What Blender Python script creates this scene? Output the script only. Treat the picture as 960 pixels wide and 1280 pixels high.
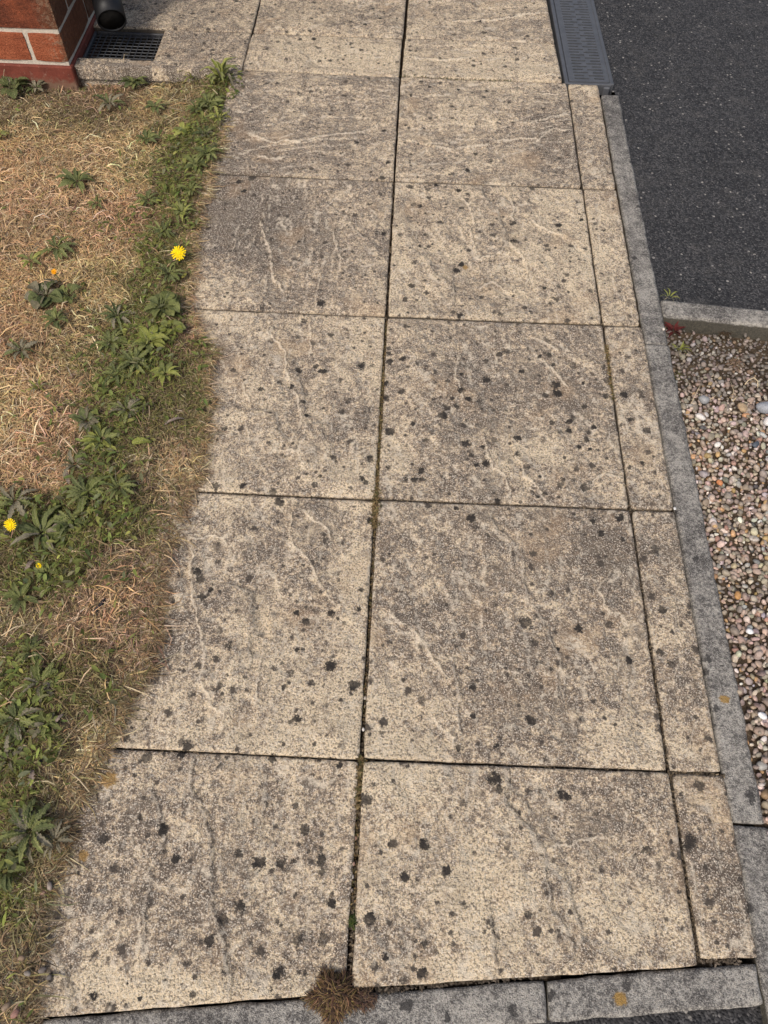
import bpy, bmesh, math, random
import numpy as np
from mathutils import Matrix, Vector, Euler

for o in list(bpy.data.objects):
    bpy.data.objects.remove(o, do_unlink=True)
SC = bpy.context.scene
COL = SC.collection
rng = np.random.default_rng(11)
random.seed(5)

# ------------------------------------------------------------------ camera
FPX, PITCH, YAW, ROLL = 945.5254, 1.0239, -0.0124, 0.0354      # surveyed on the 45 cm slabs
CAM = np.array([0.0235, -2.0644, 1.1304])
_fw = np.array([math.sin(YAW)*math.cos(PITCH), math.cos(YAW)*math.cos(PITCH), -math.sin(PITCH)])
_r = np.array([math.cos(YAW), -math.sin(YAW), 0.0]); _u = np.cross(_r, _fw)
_R = _r*math.cos(ROLL)+_u*math.sin(ROLL); _U = -_r*math.sin(ROLL)+_u*math.cos(ROLL)
cd = bpy.data.cameras.new('camera')
cam = bpy.data.objects.new('camera', cd); COL.objects.link(cam)
cd.sensor_fit = 'VERTICAL'; cd.sensor_height = 36.0; cd.lens = FPX/1280*36
cd.clip_start = 0.01; cd.clip_end = 200
m = Matrix.Identity(4)
for i in range(3):
    m[i][0], m[i][1], m[i][2], m[i][3] = _R[i], _U[i], -_fw[i], CAM[i]
cam.matrix_world = m
SC.camera = cam

# ------------------------------------------------------------------ light
SUN_DIR = Vector((-0.46, -0.89, 0)).normalized()
SUN_EL = math.radians(50)
w = bpy.data.worlds.new('World'); SC.world = w; w.use_nodes = True
wn = w.node_tree.nodes; bg = wn['Background']
sky = wn.new('ShaderNodeTexSky'); sky.sky_type = 'NISHITA'; sky.sun_disc = False
sky.sun_elevation = SUN_EL; sky.sun_rotation = math.atan2(SUN_DIR.x, SUN_DIR.y)
sky.air_density = 1.0; sky.dust_density = 4.0; sky.ozone_density = 0.6
w.node_tree.links.new(sky.outputs[0], bg.inputs[0]); bg.inputs[1].default_value = 0.15
sl = bpy.data.lights.new('sun', 'SUN'); sl.energy = 2.0; sl.angle = math.radians(8); sl.color = (1, 0.95, 0.88)
so = bpy.data.objects.new('sun', sl); COL.objects.link(so)
sd = Vector((SUN_DIR.x*math.cos(SUN_EL), SUN_DIR.y*math.cos(SUN_EL), math.sin(SUN_EL)))
so.rotation_euler = sd.to_track_quat('Z', 'Y').to_euler(); so.location = (-2, -2, 4)
SC.view_settings.view_transform = 'Standard'; SC.view_settings.look = 'None'
SC.view_settings.exposure = 0.0; SC.view_settings.gamma = 1.0

# ------------------------------------------------------------------ survey helper: photo point on a level plane -> metres
def gp(px, py, z=0.0):
    d = _fw+_R*(px-480)/FPX-_U*(py-640)/FPX
    t = (z-CAM[2])/d[2]
    return CAM+t*d
def gl(pts, z=0.0):
    return np.array([gp(p[0], p[1], z)[:2] for p in pts])
def mpp(px, py):                     # metres per photo pixel across, at that ground point
    return float(np.linalg.norm(gp(px+1, py)-gp(px, py)))

# ------------------------------------------------------------------ noise
def _h(ix, iy, s):
    n = (ix.astype(np.int64)*374761393+iy.astype(np.int64)*668265263+s*974634777) & 0xffffffff
    n = ((n ^ (n >> 13))*1274126177) & 0xffffffff
    return ((n ^ (n >> 16)) & 0xffff)/65535.0
def vnoise(x, y, s=0):
    ix, iy = np.floor(x), np.floor(y); fx, fy = x-ix, y-iy
    fx = fx*fx*fx*(fx*(fx*6-15)+10); fy = fy*fy*fy*(fy*(fy*6-15)+10)
    a, b, c, d = _h(ix, iy, s), _h(ix+1, iy, s), _h(ix, iy+1, s), _h(ix+1, iy+1, s)
    return (a*(1-fx)+b*fx)*(1-fy)+(c*(1-fx)+d*fx)*fy
def fbm(x, y, s=0, o=4, g=0.5):
    t = 0; a = 1; n = 0
    for k in range(o):
        t = t+a*vnoise(x*2**k+k*17.3, y*2**k-k*9.1, s+k); n += a; a *= g
    return t/n
def sstep(a, b, x):
    t = np.clip((x-a)/(b-a), 0, 1); return t*t*(3-2*t)
def segdist(x, y, P):                # distance and side to a polyline
    best = np.full(x.shape, 9e9); side = np.zeros(x.shape)
    for (x0, y0), (x1, y1) in zip(P[:-1], P[1:]):
        dx, dy = x1-x0, y1-y0; L = dx*dx+dy*dy+1e-12
        t = np.clip(((x-x0)*dx+(y-y0)*dy)/L, 0, 1)
        d = np.hypot(x-x0-t*dx, y-y0-t*dy)
        m_ = d < best
        best = np.where(m_, d, best); side = np.where(m_, np.sign(dx*(y-y0)-dy*(x-x0)), side)
    return best, side

# ------------------------------------------------------------------ object helpers
def mk(name, verts, faces, mat=None, parent=None, smooth=False, loc=None):
    me = bpy.data.meshes.new(name)
    me.from_pydata([tuple(v) for v in verts], [], [tuple(f) for f in faces]); me.update()
    return link(name, me, mat, parent, smooth, loc)
def link(name, me, mat=None, parent=None, smooth=False, loc=None):
    o = bpy.data.objects.new(name, me); COL.objects.link(o)
    if mat and not me.materials: me.materials.append(mat)
    if smooth: me.polygons.foreach_set('use_smooth', [True]*len(me.polygons))
    if parent: o.parent = parent
    if loc is not None: o.location = loc
    return o
def fast(name, V, F, mat=None, parent=None, smooth=False, attrs=None, color=None):
    """V (n,3), F (m,k) arrays."""
    V = np.asarray(V, np.float32); F = np.asarray(F, np.int32); k = F.shape[1]
    me = bpy.data.meshes.new(name)
    me.vertices.add(len(V)); me.vertices.foreach_set('co', V.ravel())
    me.loops.add(F.size); me.loops.foreach_set('vertex_index', F.ravel())
    me.polygons.add(len(F)); me.polygons.foreach_set('loop_start', np.arange(0, F.size, k, dtype=np.int32))
    me.polygons.foreach_set('loop_total', np.full(len(F), k, np.int32))
    if smooth: me.polygons.foreach_set('use_smooth', np.ones(len(F), bool))
    for n, a in (attrs or {}).items():
        at = me.attributes.new(n, 'FLOAT', 'POINT'); at.data.foreach_set('value', np.asarray(a, np.float32).ravel())
    if color is not None:
        at = me.attributes.new('tint', 'FLOAT_COLOR', 'POINT')
        c = np.ones((len(V), 4), np.float32); c[:, :3] = color; at.data.foreach_set('color', c.ravel())
    me.update(calc_edges=True); me.validate()
    return link(name, me, mat, parent)
def tag(o, label, cat, group=None, kind=None):
    o['label'] = label; o['category'] = cat
    if group: o['group'] = group
    if kind: o['kind'] = kind
    return o
def struct(o): o['kind'] = 'structure'; return o
def thing(name, label, cat, loc=(0, 0, 0), rz=0, group=None):
    o = bpy.data.objects.new(name, None); COL.objects.link(o); o.empty_display_size = 0.05
    o.location = loc; o.rotation_euler = (0, 0, rz)
    return tag(o, label, cat, group)
def boxmesh(name, sx, sy, sz, bev=0.0, seg=1, jit=0.0):
    bm = bmesh.new(); bmesh.ops.create_cube(bm, size=1)
    bmesh.ops.scale(bm, vec=(sx, sy, sz), verts=bm.verts)
    if bev: bmesh.ops.bevel(bm, geom=bm.edges[:], offset=bev, segments=seg, affect='EDGES', profile=0.6)
    for v in bm.verts:
        v.co += Vector((random.uniform(-1, 1), random.uniform(-1, 1), random.uniform(-1, 1)))*jit
    me = bpy.data.meshes.new(name); bm.to_mesh(me); bm.free(); return me
def box(name, lo, hi, mat, parent=None, bev=0.0, seg=1, jit=0.0):
    lo, hi = Vector(lo), Vector(hi); s = hi-lo
    return link(name, boxmesh(name, s.x, s.y, s.z, bev, seg, jit), mat, parent, loc=(lo+hi)/2)
def tube(pts, rad, n=8, cap=True):
    pts = [Vector(p) for p in pts]; V = []; F = []
    rads = rad if hasattr(rad, '__len__') else [rad]*len(pts)
    up = None
    for i, p in enumerate(pts):
        t = (pts[min(i+1, len(pts)-1)]-pts[max(i-1, 0)]).normalized()
        if up is None: up = t.orthogonal().normalized()
        up = (up-t*up.dot(t)).normalized(); s = t.cross(up)
        for k in range(n):
            a = 2*math.pi*k/n; V.append(p+(up*math.cos(a)+s*math.sin(a))*rads[i])
    for i in range(len(pts)-1):
        for k in range(n):
            F.append((i*n+k, i*n+(k+1) % n, (i+1)*n+(k+1) % n, (i+1)*n+k))
    if cap: F.append(tuple(range(n-1, -1, -1))); F.append(tuple(range((len(pts)-1)*n, len(pts)*n)))
    return V, F
def cellsolid(xs, ys, solid, z0, z1):
    """A plate made of grid cells, some left open: top, bottom and the walls of the openings."""
    V = []; F = []; idx = {}
    def v(i, j, t):
        k = (i, j, t)
        if k not in idx: idx[k] = len(V); V.append((xs[i], ys[j], z1 if t else z0))
        return idx[k]
    nx, ny = len(xs)-1, len(ys)-1
    on = lambda i, j: 0 <= i < nx and 0 <= j < ny and solid(i, j)
    for i in range(nx):
        for j in range(ny):
            if not on(i, j): continue
            F.append((v(i, j, 1), v(i+1, j, 1), v(i+1, j+1, 1), v(i, j+1, 1)))
            F.append((v(i, j, 0), v(i, j+1, 0), v(i+1, j+1, 0), v(i+1, j, 0)))
            if not on(i-1, j): F.append((v(i, j, 0), v(i, j, 1), v(i, j+1, 1), v(i, j+1, 0)))
            if not on(i+1, j): F.append((v(i+1, j, 0), v(i+1, j+1, 0), v(i+1, j+1, 1), v(i+1, j, 1)))
            if not on(i, j-1): F.append((v(i, j, 0), v(i+1, j, 0), v(i+1, j, 1), v(i, j, 1)))
            if not on(i, j+1): F.append((v(i, j+1, 0), v(i, j+1, 1), v(i+1, j+1, 1), v(i+1, j+1, 0)))
    return V, F

# ------------------------------------------------------------------ materials
class NT:
    def __init__(s, name, rough=0.9, spec=0.25):
        s.m = bpy.data.materials.new(name); s.m.use_nodes = True; s.t = s.m.node_tree
        s.b = s.t.nodes['Principled BSDF']; s.b.inputs['Roughness'].default_value = rough
        s.b.inputs['Specular IOR Level'].default_value = spec
    def n(s, t, **k):
        x = s.t.nodes.new(t)
        for a, b in k.items(): setattr(x, a, b)
        return x
    def set(s, inp, v):
        if isinstance(v, bpy.types.NodeSocket): s.t.links.new(v, inp)
        elif hasattr(v, '__len__') and len(v) == 3 and inp.type == 'RGBA': inp.default_value = (*v, 1)
        else: inp.default_value = v
    def pos(s, rand=True):
        p = s.n('ShaderNodeNewGeometry').outputs['Position']
        if not rand: return p
        oi = s.n('ShaderNodeObjectInfo'); c = s.n('ShaderNodeCombineXYZ')
        for k, mul in enumerate((37.0, 71.0, 13.0)):
            s.set(c.inputs[k], s.math('MULTIPLY', oi.outputs['Random'], mul))
        a = s.n('ShaderNodeVectorMath', operation='ADD'); s.set(a.inputs[0], p); s.set(a.inputs[1], c.outputs[0])
        return a.outputs[0]
    def obj(s): return s.n('ShaderNodeTexCoord').outputs['Object']
    def scalev(s, v, sc):
        a = s.n('ShaderNodeVectorMath', operation='MULTIPLY'); s.set(a.inputs[0], v); a.inputs[1].default_value = sc; return a.outputs[0]
    def noise(s, v, sc, det=3, ro=0.6, dist=0.0):
        x = s.n('ShaderNodeTexNoise'); s.set(x.inputs['Vector'], v); x.inputs['Scale'].default_value = sc
        x.inputs['Detail'].default_value = det; x.inputs['Roughness'].default_value = ro; x.inputs['Distortion'].default_value = dist
        return x.outputs['Fac']
    def vor(s, v, sc, feature='F1', out='Distance', rnd=1.0):
        x = s.n('ShaderNodeTexVoronoi', feature=feature); s.set(x.inputs['Vector'], v); x.inputs['Scale'].default_value = sc
        x.inputs['Randomness'].default_value = rnd
        return x
    def math(s, op, a, b=None, c=None):
        x = s.n('ShaderNodeMath', operation=op)
        s.set(x.inputs[0], a)
        if b is not None: s.set(x.inputs[1], b)
        if c is not None: s.set(x.inputs[2], c)
        return x.outputs[0]
    def add(s, *t):
        r = t[0]
        for q in t[1:]: r = s.math('ADD', r, q)
        return r
    def mul(s, a, b): return s.math('MULTIPLY', a, b)
    def rng(s, v, a, b, lo=0.0, hi=1.0):
        x = s.n('ShaderNodeMapRange', interpolation_type='SMOOTHSTEP'); s.set(x.inputs[0], v)
        for i, q in enumerate((a, b, lo, hi)): x.inputs[i+1].default_value = q
        return x.outputs[0]
    def ramp(s, f, stops):
        x = s.n('ShaderNodeValToRGB'); s.set(x.inputs[0], f); e = x.color_ramp.elements
        while len(e) < len(stops): e.new(0.5)
        for q, (p, c) in zip(e, stops): q.position = p; q.color = (*c, 1)
        return x.outputs[0]
    def mix(s, f, a, b, blend='MIX'):
        x = s.n('ShaderNodeMix', data_type='RGBA', blend_type=blend)
        s.set(x.inputs[0], f); s.set(x.inputs[6], a); s.set(x.inputs[7], b); return x.outputs[2]
    def attr(s, name, out='Fac'):
        return s.n('ShaderNodeAttribute', attribute_name=name).outputs[out]
    def bump(s, h, strength=0.5, dist=0.002):
        x = s.n('ShaderNodeBump'); s.set(x.inputs['Height'], h); x.inputs['Strength'].default_value = strength
        x.inputs['Distance'].default_value = dist; s.t.links.new(x.outputs[0], s.b.inputs['Normal'])
    def col(s, c): s.set(s.b.inputs['Base Color'], c); return s.m

def mat_slab():
    t = NT('riven_slab', 0.93, 0.15); p = t.pos(True)
    big, mid, fine = t.noise(p, 6, 3, .55), t.noise(p, 30, 4, .62), t.noise(p, 125, 5, .74)
    micro, mic2, crust = t.noise(p, 460, 3, .65), t.noise(p, 290, 4, .72), t.noise(p, 85, 4, .7, .6)
    clean = t.attr('clean')
    oi = t.n('ShaderNodeObjectInfo').outputs['Random']
    dirt = t.add(t.mul(big, .62), t.mul(mid, 1.0), t.mul(fine, 1.50), t.mul(crust, 1.25), t.mul(clean, -.44), t.mul(oi, .16), -1.765)
    c = t.ramp(dirt, [(.28, (.73, .585, .39)), (.41, (.60, .468, .315)), (.52, (.405, .310, .212)), (.62, (.245, .186, .134)), (.77, (.130, .100, .076))])
    # grains of pale sand, crusts of pale lichen and dark pits
    c = t.mix(t.mul(t.rng(crust, .57, .66), .45), c, (.60, .54, .44))
    c = t.mix(t.mul(t.rng(micro, .515, .61), .88), c, (.82, .72, .575))
    c = t.mix(t.mul(t.rng(mic2, .505, .40), .80), c, (.128, .100, .076))
    # rusty-buff patches
    c = t.mix(t.mul(t.rng(t.noise(p, 9, 2, .5), .58, .72), .30), c, (.46, .31, .18))
    # grey film
    c = t.mix(t.mul(t.rng(t.noise(p, 14, 5, .65), .52, .68), .32), c, (.28, .232, .172))
    # small scattered lichen, two sizes
    for sc, th, lo, op in ((34, .58, .32, .95), (62, .48, .32, .95), (120, .40, .28, .75)):
        v = t.vor(p, sc); cr = t.n('ShaderNodeSeparateColor'); t.set(cr.inputs[0], v.outputs['Color'])
        d = t.add(v.outputs['Distance'], t.mul(t.add(t.noise(p, sc*7, 3, .7), -.2), .55))
        sm = t.mul(t.rng(d, lo+.12, lo), t.rng(cr.outputs[0], th, th+.2))
        c = t.mix(t.mul(sm, op), c, (.085, .070, .057))
    # lines along the riven ledges: highlight and shade painted in, with wear and dirt
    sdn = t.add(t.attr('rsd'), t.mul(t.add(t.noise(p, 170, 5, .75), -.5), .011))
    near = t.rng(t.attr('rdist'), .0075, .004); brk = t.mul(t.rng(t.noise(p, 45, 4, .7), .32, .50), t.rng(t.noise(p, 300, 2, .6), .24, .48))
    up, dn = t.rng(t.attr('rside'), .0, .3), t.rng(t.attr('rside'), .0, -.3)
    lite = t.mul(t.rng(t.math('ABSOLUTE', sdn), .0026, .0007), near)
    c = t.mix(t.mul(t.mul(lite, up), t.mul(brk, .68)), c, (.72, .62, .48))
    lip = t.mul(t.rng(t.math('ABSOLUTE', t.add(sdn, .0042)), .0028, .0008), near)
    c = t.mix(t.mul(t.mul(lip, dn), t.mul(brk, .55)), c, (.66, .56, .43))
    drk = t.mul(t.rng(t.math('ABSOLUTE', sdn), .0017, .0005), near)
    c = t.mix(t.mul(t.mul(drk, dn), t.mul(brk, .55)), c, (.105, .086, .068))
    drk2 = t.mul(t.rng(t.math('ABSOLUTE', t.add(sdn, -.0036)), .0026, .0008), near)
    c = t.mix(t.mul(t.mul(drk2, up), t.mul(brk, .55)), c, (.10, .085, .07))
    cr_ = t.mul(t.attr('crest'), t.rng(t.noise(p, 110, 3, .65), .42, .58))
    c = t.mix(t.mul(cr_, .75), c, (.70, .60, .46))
    # the larger black lichen, each where it grows
    s_ = t.add(t.attr('spot'), t.mul(t.add(t.noise(p, 150, 4, .7), -.5), 2.2), t.mul(t.add(t.noise(p, 420, 2, .6), -.5), .8))
    f = t.mul(t.rng(s_, .04, .36), t.math('ADD', t.mul(t.noise(p, 24, 2, .5), 1.3), .30))
    c = t.mix(t.math('MINIMUM', f, 1.0), c, (.048, .041, .035))
    s2 = t.add(t.attr('pale'), t.mul(t.add(t.noise(p, 240, 3, .65), -.5), .9))
    c = t.mix(t.mul(t.rng(s2, .30, .6), .8), c, (.34, .20, .06))
    c = t.mix(t.mul(t.rng(t.attr('side'), .04, .16), .95), c, (.060, .049, .038))
    h = t.add(t.mul(mid, .9), t.mul(fine, 1.3), t.mul(crust, .8), t.mul(micro, .4), t.mul(mic2, .6))
    t.bump(h, 1.0, .0034)
    return t.col(c)

def mat_kerb():
    t = NT('grey_concrete', 0.92, 0.2); p = t.pos(True)
    big, mid, fine, micro = t.noise(p, 7, 3, .6), t.noise(p, 45, 4, .65), t.noise(p, 210, 3, .7), t.noise(p, 620, 2, .6)
    d = t.add(t.mul(big, .7), t.mul(mid, .8), t.mul(fine, 1.1), -.80)
    c = t.ramp(d, [(.34, (.39, .36, .31)), (.47, (.25, .232, .203)), (.58, (.150, .138, .124)), (.74, (.078, .071, .064))])
    c = t.mix(t.mul(t.rng(micro, .55, .67), .7), c, (.46, .43, .385))
    c = t.mix(t.mul(t.rng(micro, .46, .36), .7), c, (.06, .055, .05))
    s_ = t.add(t.attr('spot'), t.mul(t.add(t.noise(p, 130, 4, .7), -.5), 2.4))
    c = t.mix(t.mul(t.rng(s_, .16, .38), .85), c, (.045, .042, .04))
    s2 = t.add(t.attr('pale'), t.mul(t.add(t.noise(p, 240, 3, .65), -.5), .9))
    c = t.mix(t.mul(t.rng(s2, .30, .6), .85), c, (.34, .20, .05))
    # moss and soil film on the sides that stand against wet ground
    g = t.n('ShaderNodeSeparateXYZ'); t.set(g.inputs[0], t.n('ShaderNodeNewGeometry').outputs['Position'])
    so_ = t.rng(t.add(g.outputs[2], t.mul(t.add(mid, -.5), .012)), -.0095, -.0145)
    c = t.mix(t.mul(so_, .92), c, t.ramp(fine, [(.35, (.03, .027, .02)), (.65, (.085, .075, .055))]))
    t.bump(t.add(t.mul(fine, 1), t.mul(micro, .6), t.mul(mid, .6)), 1.0, .003)
    return t.col(c)

def mat_asphalt():
    t = NT('asphalt', 0.85, 0.35); p = t.pos(False)
    v1, v2 = t.vor(p, 260), t.vor(p, 120)
    sep = t.n('ShaderNodeSeparateColor'); t.set(sep.inputs[0], v1.outputs['Color'])
    big = t.noise(p, 4, 3, .6)
    c = t.ramp(t.add(t.mul(sep.outputs[0], .75), t.mul(big, .35)), [(.15, (.012, .012, .013)), (.6, (.037, .036, .037)), (.95, (.090, .086, .084))])
    stone = t.mul(t.rng(sep.outputs[1], .93, .96), t.rng(v1.outputs['Distance'], .55, .35))
    c = t.mix(t.mul(stone, .8), c, (.19, .18, .17))
    s3 = t.n('ShaderNodeSeparateColor'); t.set(s3.inputs[0], v2.outputs['Color'])
    st2 = t.mul(t.rng(s3.outputs[2], .972, .985), t.rng(v2.outputs['Distance'], .42, .28))
    c = t.mix(st2, c, (.30, .28, .25))
    dust = t.rng(t.noise(p, 22, 4, .65), .50, .72)
    c = t.mix(t.mul(dust, .16), c, (.17, .155, .135))
    t.bump(t.add(t.mul(v1.outputs['Distance'], -1.0), t.mul(t.noise(p, 500, 2, .6), .5)), 1.0, .003)
    return t.col(c)

def mat_soil(name='soil', dark=1.0, straw=0.0):
    t = NT(name, 1.0, 0.05); p = t.pos(False)
    n = t.add(t.mul(t.noise(p, 60, 4, .65), .6), t.mul(t.noise(p, 400, 3, .7), .5))
    k = dark
    c = t.ramp(n, [(.38, (.035*k, .026*k, .018*k)), (.55, (.085*k, .062*k, .042*k)), (.72, (.16*k, .12*k, .08*k))])
    if straw:
        q = t.noise(t.scalev(p, (1, 1, 1)), 300, 4, .75, 1.0)
        c = t.mix(t.mul(t.rng(q, .47, .60), straw), c, (.30, .20, .11))
    t.bump(n, .8, .006)
    return t.col(c)

def mat_tint(name, rough=.8, spec=.2, var=.25, trans=0.0, nscale=300):
    t = NT(name, rough, spec); p = t.pos(False)
    n = t.noise(p, nscale, 3, .65)
    c = t.mix(1.0, t.attr('tint', 'Color'), t.ramp(n, [(.3, (1-var,)*3), (.7, (1+var*.4,)*3)]), 'MULTIPLY')
    m_ = t.col(c)
    if trans:
        tr = t.n('ShaderNodeBsdfTranslucent'); t.set(tr.inputs[0], c)
        mx = t.n('ShaderNodeMixShader'); mx.inputs[0].default_value = trans
        t.t.links.new(t.b.outputs[0], mx.inputs[1]); t.t.links.new(tr.outputs[0], mx.inputs[2])
        t.t.links.new(mx.outputs[0], t.t.nodes['Material Output'].inputs['Surface'])
    return m_

def mat_leaf(name, c0, c1, rib):
    t = NT(name, .68, .14); p = t.obj(); oi = t.n('ShaderNodeObjectInfo').outputs['Random']
    n = t.add(t.mul(t.noise(t.pos(True), 70, 4, .65), .75), t.mul(oi, .45), -.1)
    c = t.ramp(n, [(.25, c0), (.75, c1)])
    s = t.n('ShaderNodeSeparateXYZ'); t.set(s.inputs[0], p)
    ay = t.math('ABSOLUTE', s.outputs[1])
    c = t.mix(t.mul(t.rng(ay, .018, .008), .6), c, rib)
    c = t.mix(t.mul(t.rng(t.noise(t.pos(True), 160, 3, .7), .60, .72), .6), c, (.17, .12, .07))
    m_ = t.col(c)
    tr = t.n('ShaderNodeBsdfTranslucent'); t.set(tr.inputs[0], c)
    mx = t.n('ShaderNodeMixShader'); mx.inputs[0].default_value = .22
    t.t.links.new(t.b.outputs[0], mx.inputs[1]); t.t.links.new(tr.outputs[0], mx.inputs[2])
    t.t.links.new(mx.outputs[0], t.t.nodes['Material Output'].inputs['Surface'])
    t.bump(t.noise(p, 14, 3, .6), .5, .01)
    return m_

def mat_plain(name, col, rough=.6, spec=.3, var=.3, sc=60, bump=.3, bd=.001):
    t = NT(name, rough, spec); p = t.pos(True)
    n = t.add(t.mul(t.noise(p, sc, 4, .65), .6), t.mul(t.noise(p, sc*8, 3, .6), .4))
    a = tuple(x*(1-var) for x in col); b = tuple(min(1, x*(1+var)) for x in col)
    t.bump(n, bump, bd)
    return t.col(t.ramp(n, [(.35, a), (.65, b)]))

def mat_brick():
    t = NT('clay_brick', .9, .15); p = t.pos(True); oi = t.n('ShaderNodeObjectInfo').outputs['Random']
    q = t.scalev(p, (14, 14, 60))
    n = t.add(t.mul(t.noise(p, 18, 4, .6), .45), t.mul(t.noise(p, 130, 4, .7), .4), t.mul(oi, .22), -.05)
    c = t.ramp(n, [(.32, (.13, .042, .024)), (.48, (.28, .080, .038)), (.68, (.41, .130, .062))])
    crease = t.rng(t.noise(q, 1.0, 3, .6), .40, .34)
    c = t.mix(t.mul(crease, .5), c, (.12, .04, .022))
    # worn pale skin on the arrises of the corner bricks
    w_ = t.mul(t.rng(t.noise(p, 85, 3, .6), .50, .58), t.attr('worn'))
    c = t.mix(t.mul(w_, .65), c, (.42, .31, .21))
    c = t.mix(t.mul(t.attr('brown'), .75), c, t.ramp(t.noise(p, 90, 3, .6), [(.35, (.075, .04, .024)), (.68, (.17, .09, .05))]))  # path-side brick faces painted browner and darker, for their shade
    t.bump(t.add(t.mul(t.noise(q, 1.0, 3, .6), 1), t.mul(t.noise(p, 260, 3, .7), .9)), 1.0, .0042)
    return t.col(c)

def mat_plinth():
    t = NT('red_plinth', .78, .18); p = t.pos(False)
    n = t.add(t.mul(t.noise(p, 30, 4, .65), .6), t.mul(t.noise(p, 240, 3, .6), .4))
    c = t.ramp(n, [(.35, (.125, .034, .023)), (.65, (.205, .055, .036))])
    g = t.n('ShaderNodeSeparateXYZ'); t.set(g.inputs[0], p)
    sp = t.rng(t.add(g.outputs[2], t.mul(t.noise(p, 55, 4, .7), -.075)), -.055, -.085)
    c = t.mix(t.mul(sp, .75), c, (.19, .135, .09))
    c = t.mix(t.mul(t.rng(t.noise(p, 110, 4, .7), .60, .68), .5), c, (.33, .20, .15))
    t.bump(n, .5, .0016); return t.col(c)
M = dict(slab=mat_slab(), kerb=mat_kerb(), asphalt=mat_asphalt(), soil=mat_soil(), joint=mat_soil('joint_soil', .55),
         lawn=mat_soil('thatch', 1.0, .55), tint=mat_tint('dry_blade', .75, .2, .3, .12), green=mat_tint('green_blade', .7, .10, .3, .30),
         pebble=mat_tint('pebble', .6, .35, .35, 0, 260), brick=mat_brick(),
         mortar=mat_plain('mortar', (.56, .50, .41), .95, .1, .22, 120, .7, .002),
         plinth=mat_plinth(),
         plastic=mat_plain('black_plastic', (.009, .009, .010), .5, .35, .3, 40, .1, .0005),
         grate=mat_plain('grey_plastic', (.078, .080, .086), .5, .4, .22, 50, .25, .0006),
         gully=mat_plain('gully_plastic', (.05, .05, .052), .5, .4, .4, 60, .2, .0005),
         pit=mat_plain('pit', (.012, .011, .010), .95, .05, .4, 60, .3, .002),
         petal=mat_plain('petal', (.82, .58, .008), .7, .1, .25, 200, .2, .0005),
         petal2=mat_plain('orange_petal', (.80, .36, .01), .6, .2, .15, 200, .2, .0005),
         stem=mat_plain('stem', (.11, .10, .045), .7, .2, .3, 80, .2, .0005),
         straw=mat_plain('straw', (.52, .41, .26), .7, .2, .25, 120, .2, .0005),
         dead=mat_plain('dead_leaf', (.23, .18, .145), .85, .15, .4, 60, .5, .002),
         feather=mat_plain('dark_bark', (.035, .032, .034), .7, .2, .4, 90, .3, .001),
         leafA=mat_leaf('leaf_dark', (.085, .105, .042), (.185, .205, .080), (.27, .26, .14)),
         leafB=mat_leaf('leaf_mid', (.140, .160, .050), (.275, .290, .105), (.35, .34, .18)),
         leafC=mat_leaf('leaf_bright', (.20, .225, .045), (.38, .39, .11), (.43, .41, .18)),
         leafD=mat_leaf('leaf_grey', (.155, .140, .085), (.31, .275, .19), (.38, .33, .23)),
         leafR=mat_leaf('leaf_red', (.075, .014, .014), (.16, .036, .034), (.18, .06, .05)))

# ================================================================== SETTING
# ground to the horizon
G = fast('ground', [(-60, -60, -.12), (60, -60, -.12), (60, 60, -.12), (-60, 60, -.12)], [(0, 1, 2, 3)], M['lawn']); struct(G)

# ---- lichen spots and ridge lines, noted on each slab
def crop(x0, y0, s, pts): return [(x0+p[0]/s, y0+p[1]/s)+tuple(p[2:]) for p in pts]
SPOTS = []
SPOTS += crop(480, 220, 3.2, [(104,44),(145,117),(177,86),(590,52),(515,190,1.3),(518,264,1.3),(340,296),(310,350,1.1),(290,375,1.3),(305,556,1.2),(690,497,1.1),(730,397),(697,443),(655,297),(310,128),(85,490),(110,437,1.2),(640,450),(790,175),(848,188),(700,195,1.3),(145,275),(465,553)])
SPOTS += crop(460, 390, 2.4, [(63,124),(64,150,1.2),(105,145,1.2),(100,240,1.2),(53,255),(135,337,.8),(70,356,1.2),(175,385),(60,464,.8),(160,474,1.1),(140,500,1.1),(165,500,1),(112,500,.9),(278,234,1.2),(280,188,.8),(235,290,1.3),(225,315,1.5),(265,285),(300,263,1.2),(252,262,.8),(295,397,1.5),(352,455,1.4),(310,430,.8),(325,460,.8),(378,293,.7),(357,145),(415,116,1.2),(395,125),(545,130,1.3),(516,133,.8),(555,158,.8),(615,157,1.4),(460,178),(355,200,1.3),(565,215,1.6),(570,240,1.6),(533,248),(645,212,.7),(712,252,1.2),(650,280),(605,325),(605,352,1.1),(678,345),(655,380),(450,375,1.2),(448,425,.9),(516,493,.7),(490,538,.8),(530,545,.9),(510,552,.7),(577,520,1.2),(585,505,.8),(652,522,1.4),(635,402,.7),(665,412,.7),(690,415,.7),(555,330),(275,10,1.3),(778,138),(770,248,1.2),(790,320),(838,353,1.2),(825,452),(705,165),(345,405,.8)])
SPOTS += crop(450, 620, 2.4, [(289,36,.9),(333,68,1.4),(413,12),(383,121,.7),(697,77,1),(724,114,1),(780,66,1.4),(786,130,.9),(657,395,1.2),(748,383),(514,671,1.3),(497,380,1.8),(68,190,.8),(87,172,.6),(130,547,.7),(340,575),(405,848,1.6),(595,457,.5),(408,750,.7),(905,345,1.1),(900,467),(930,505,1.1),(888,160,1.5),(295,756),(340,660,.8),(810,490,1.2),(0,1040,.1)])
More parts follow.
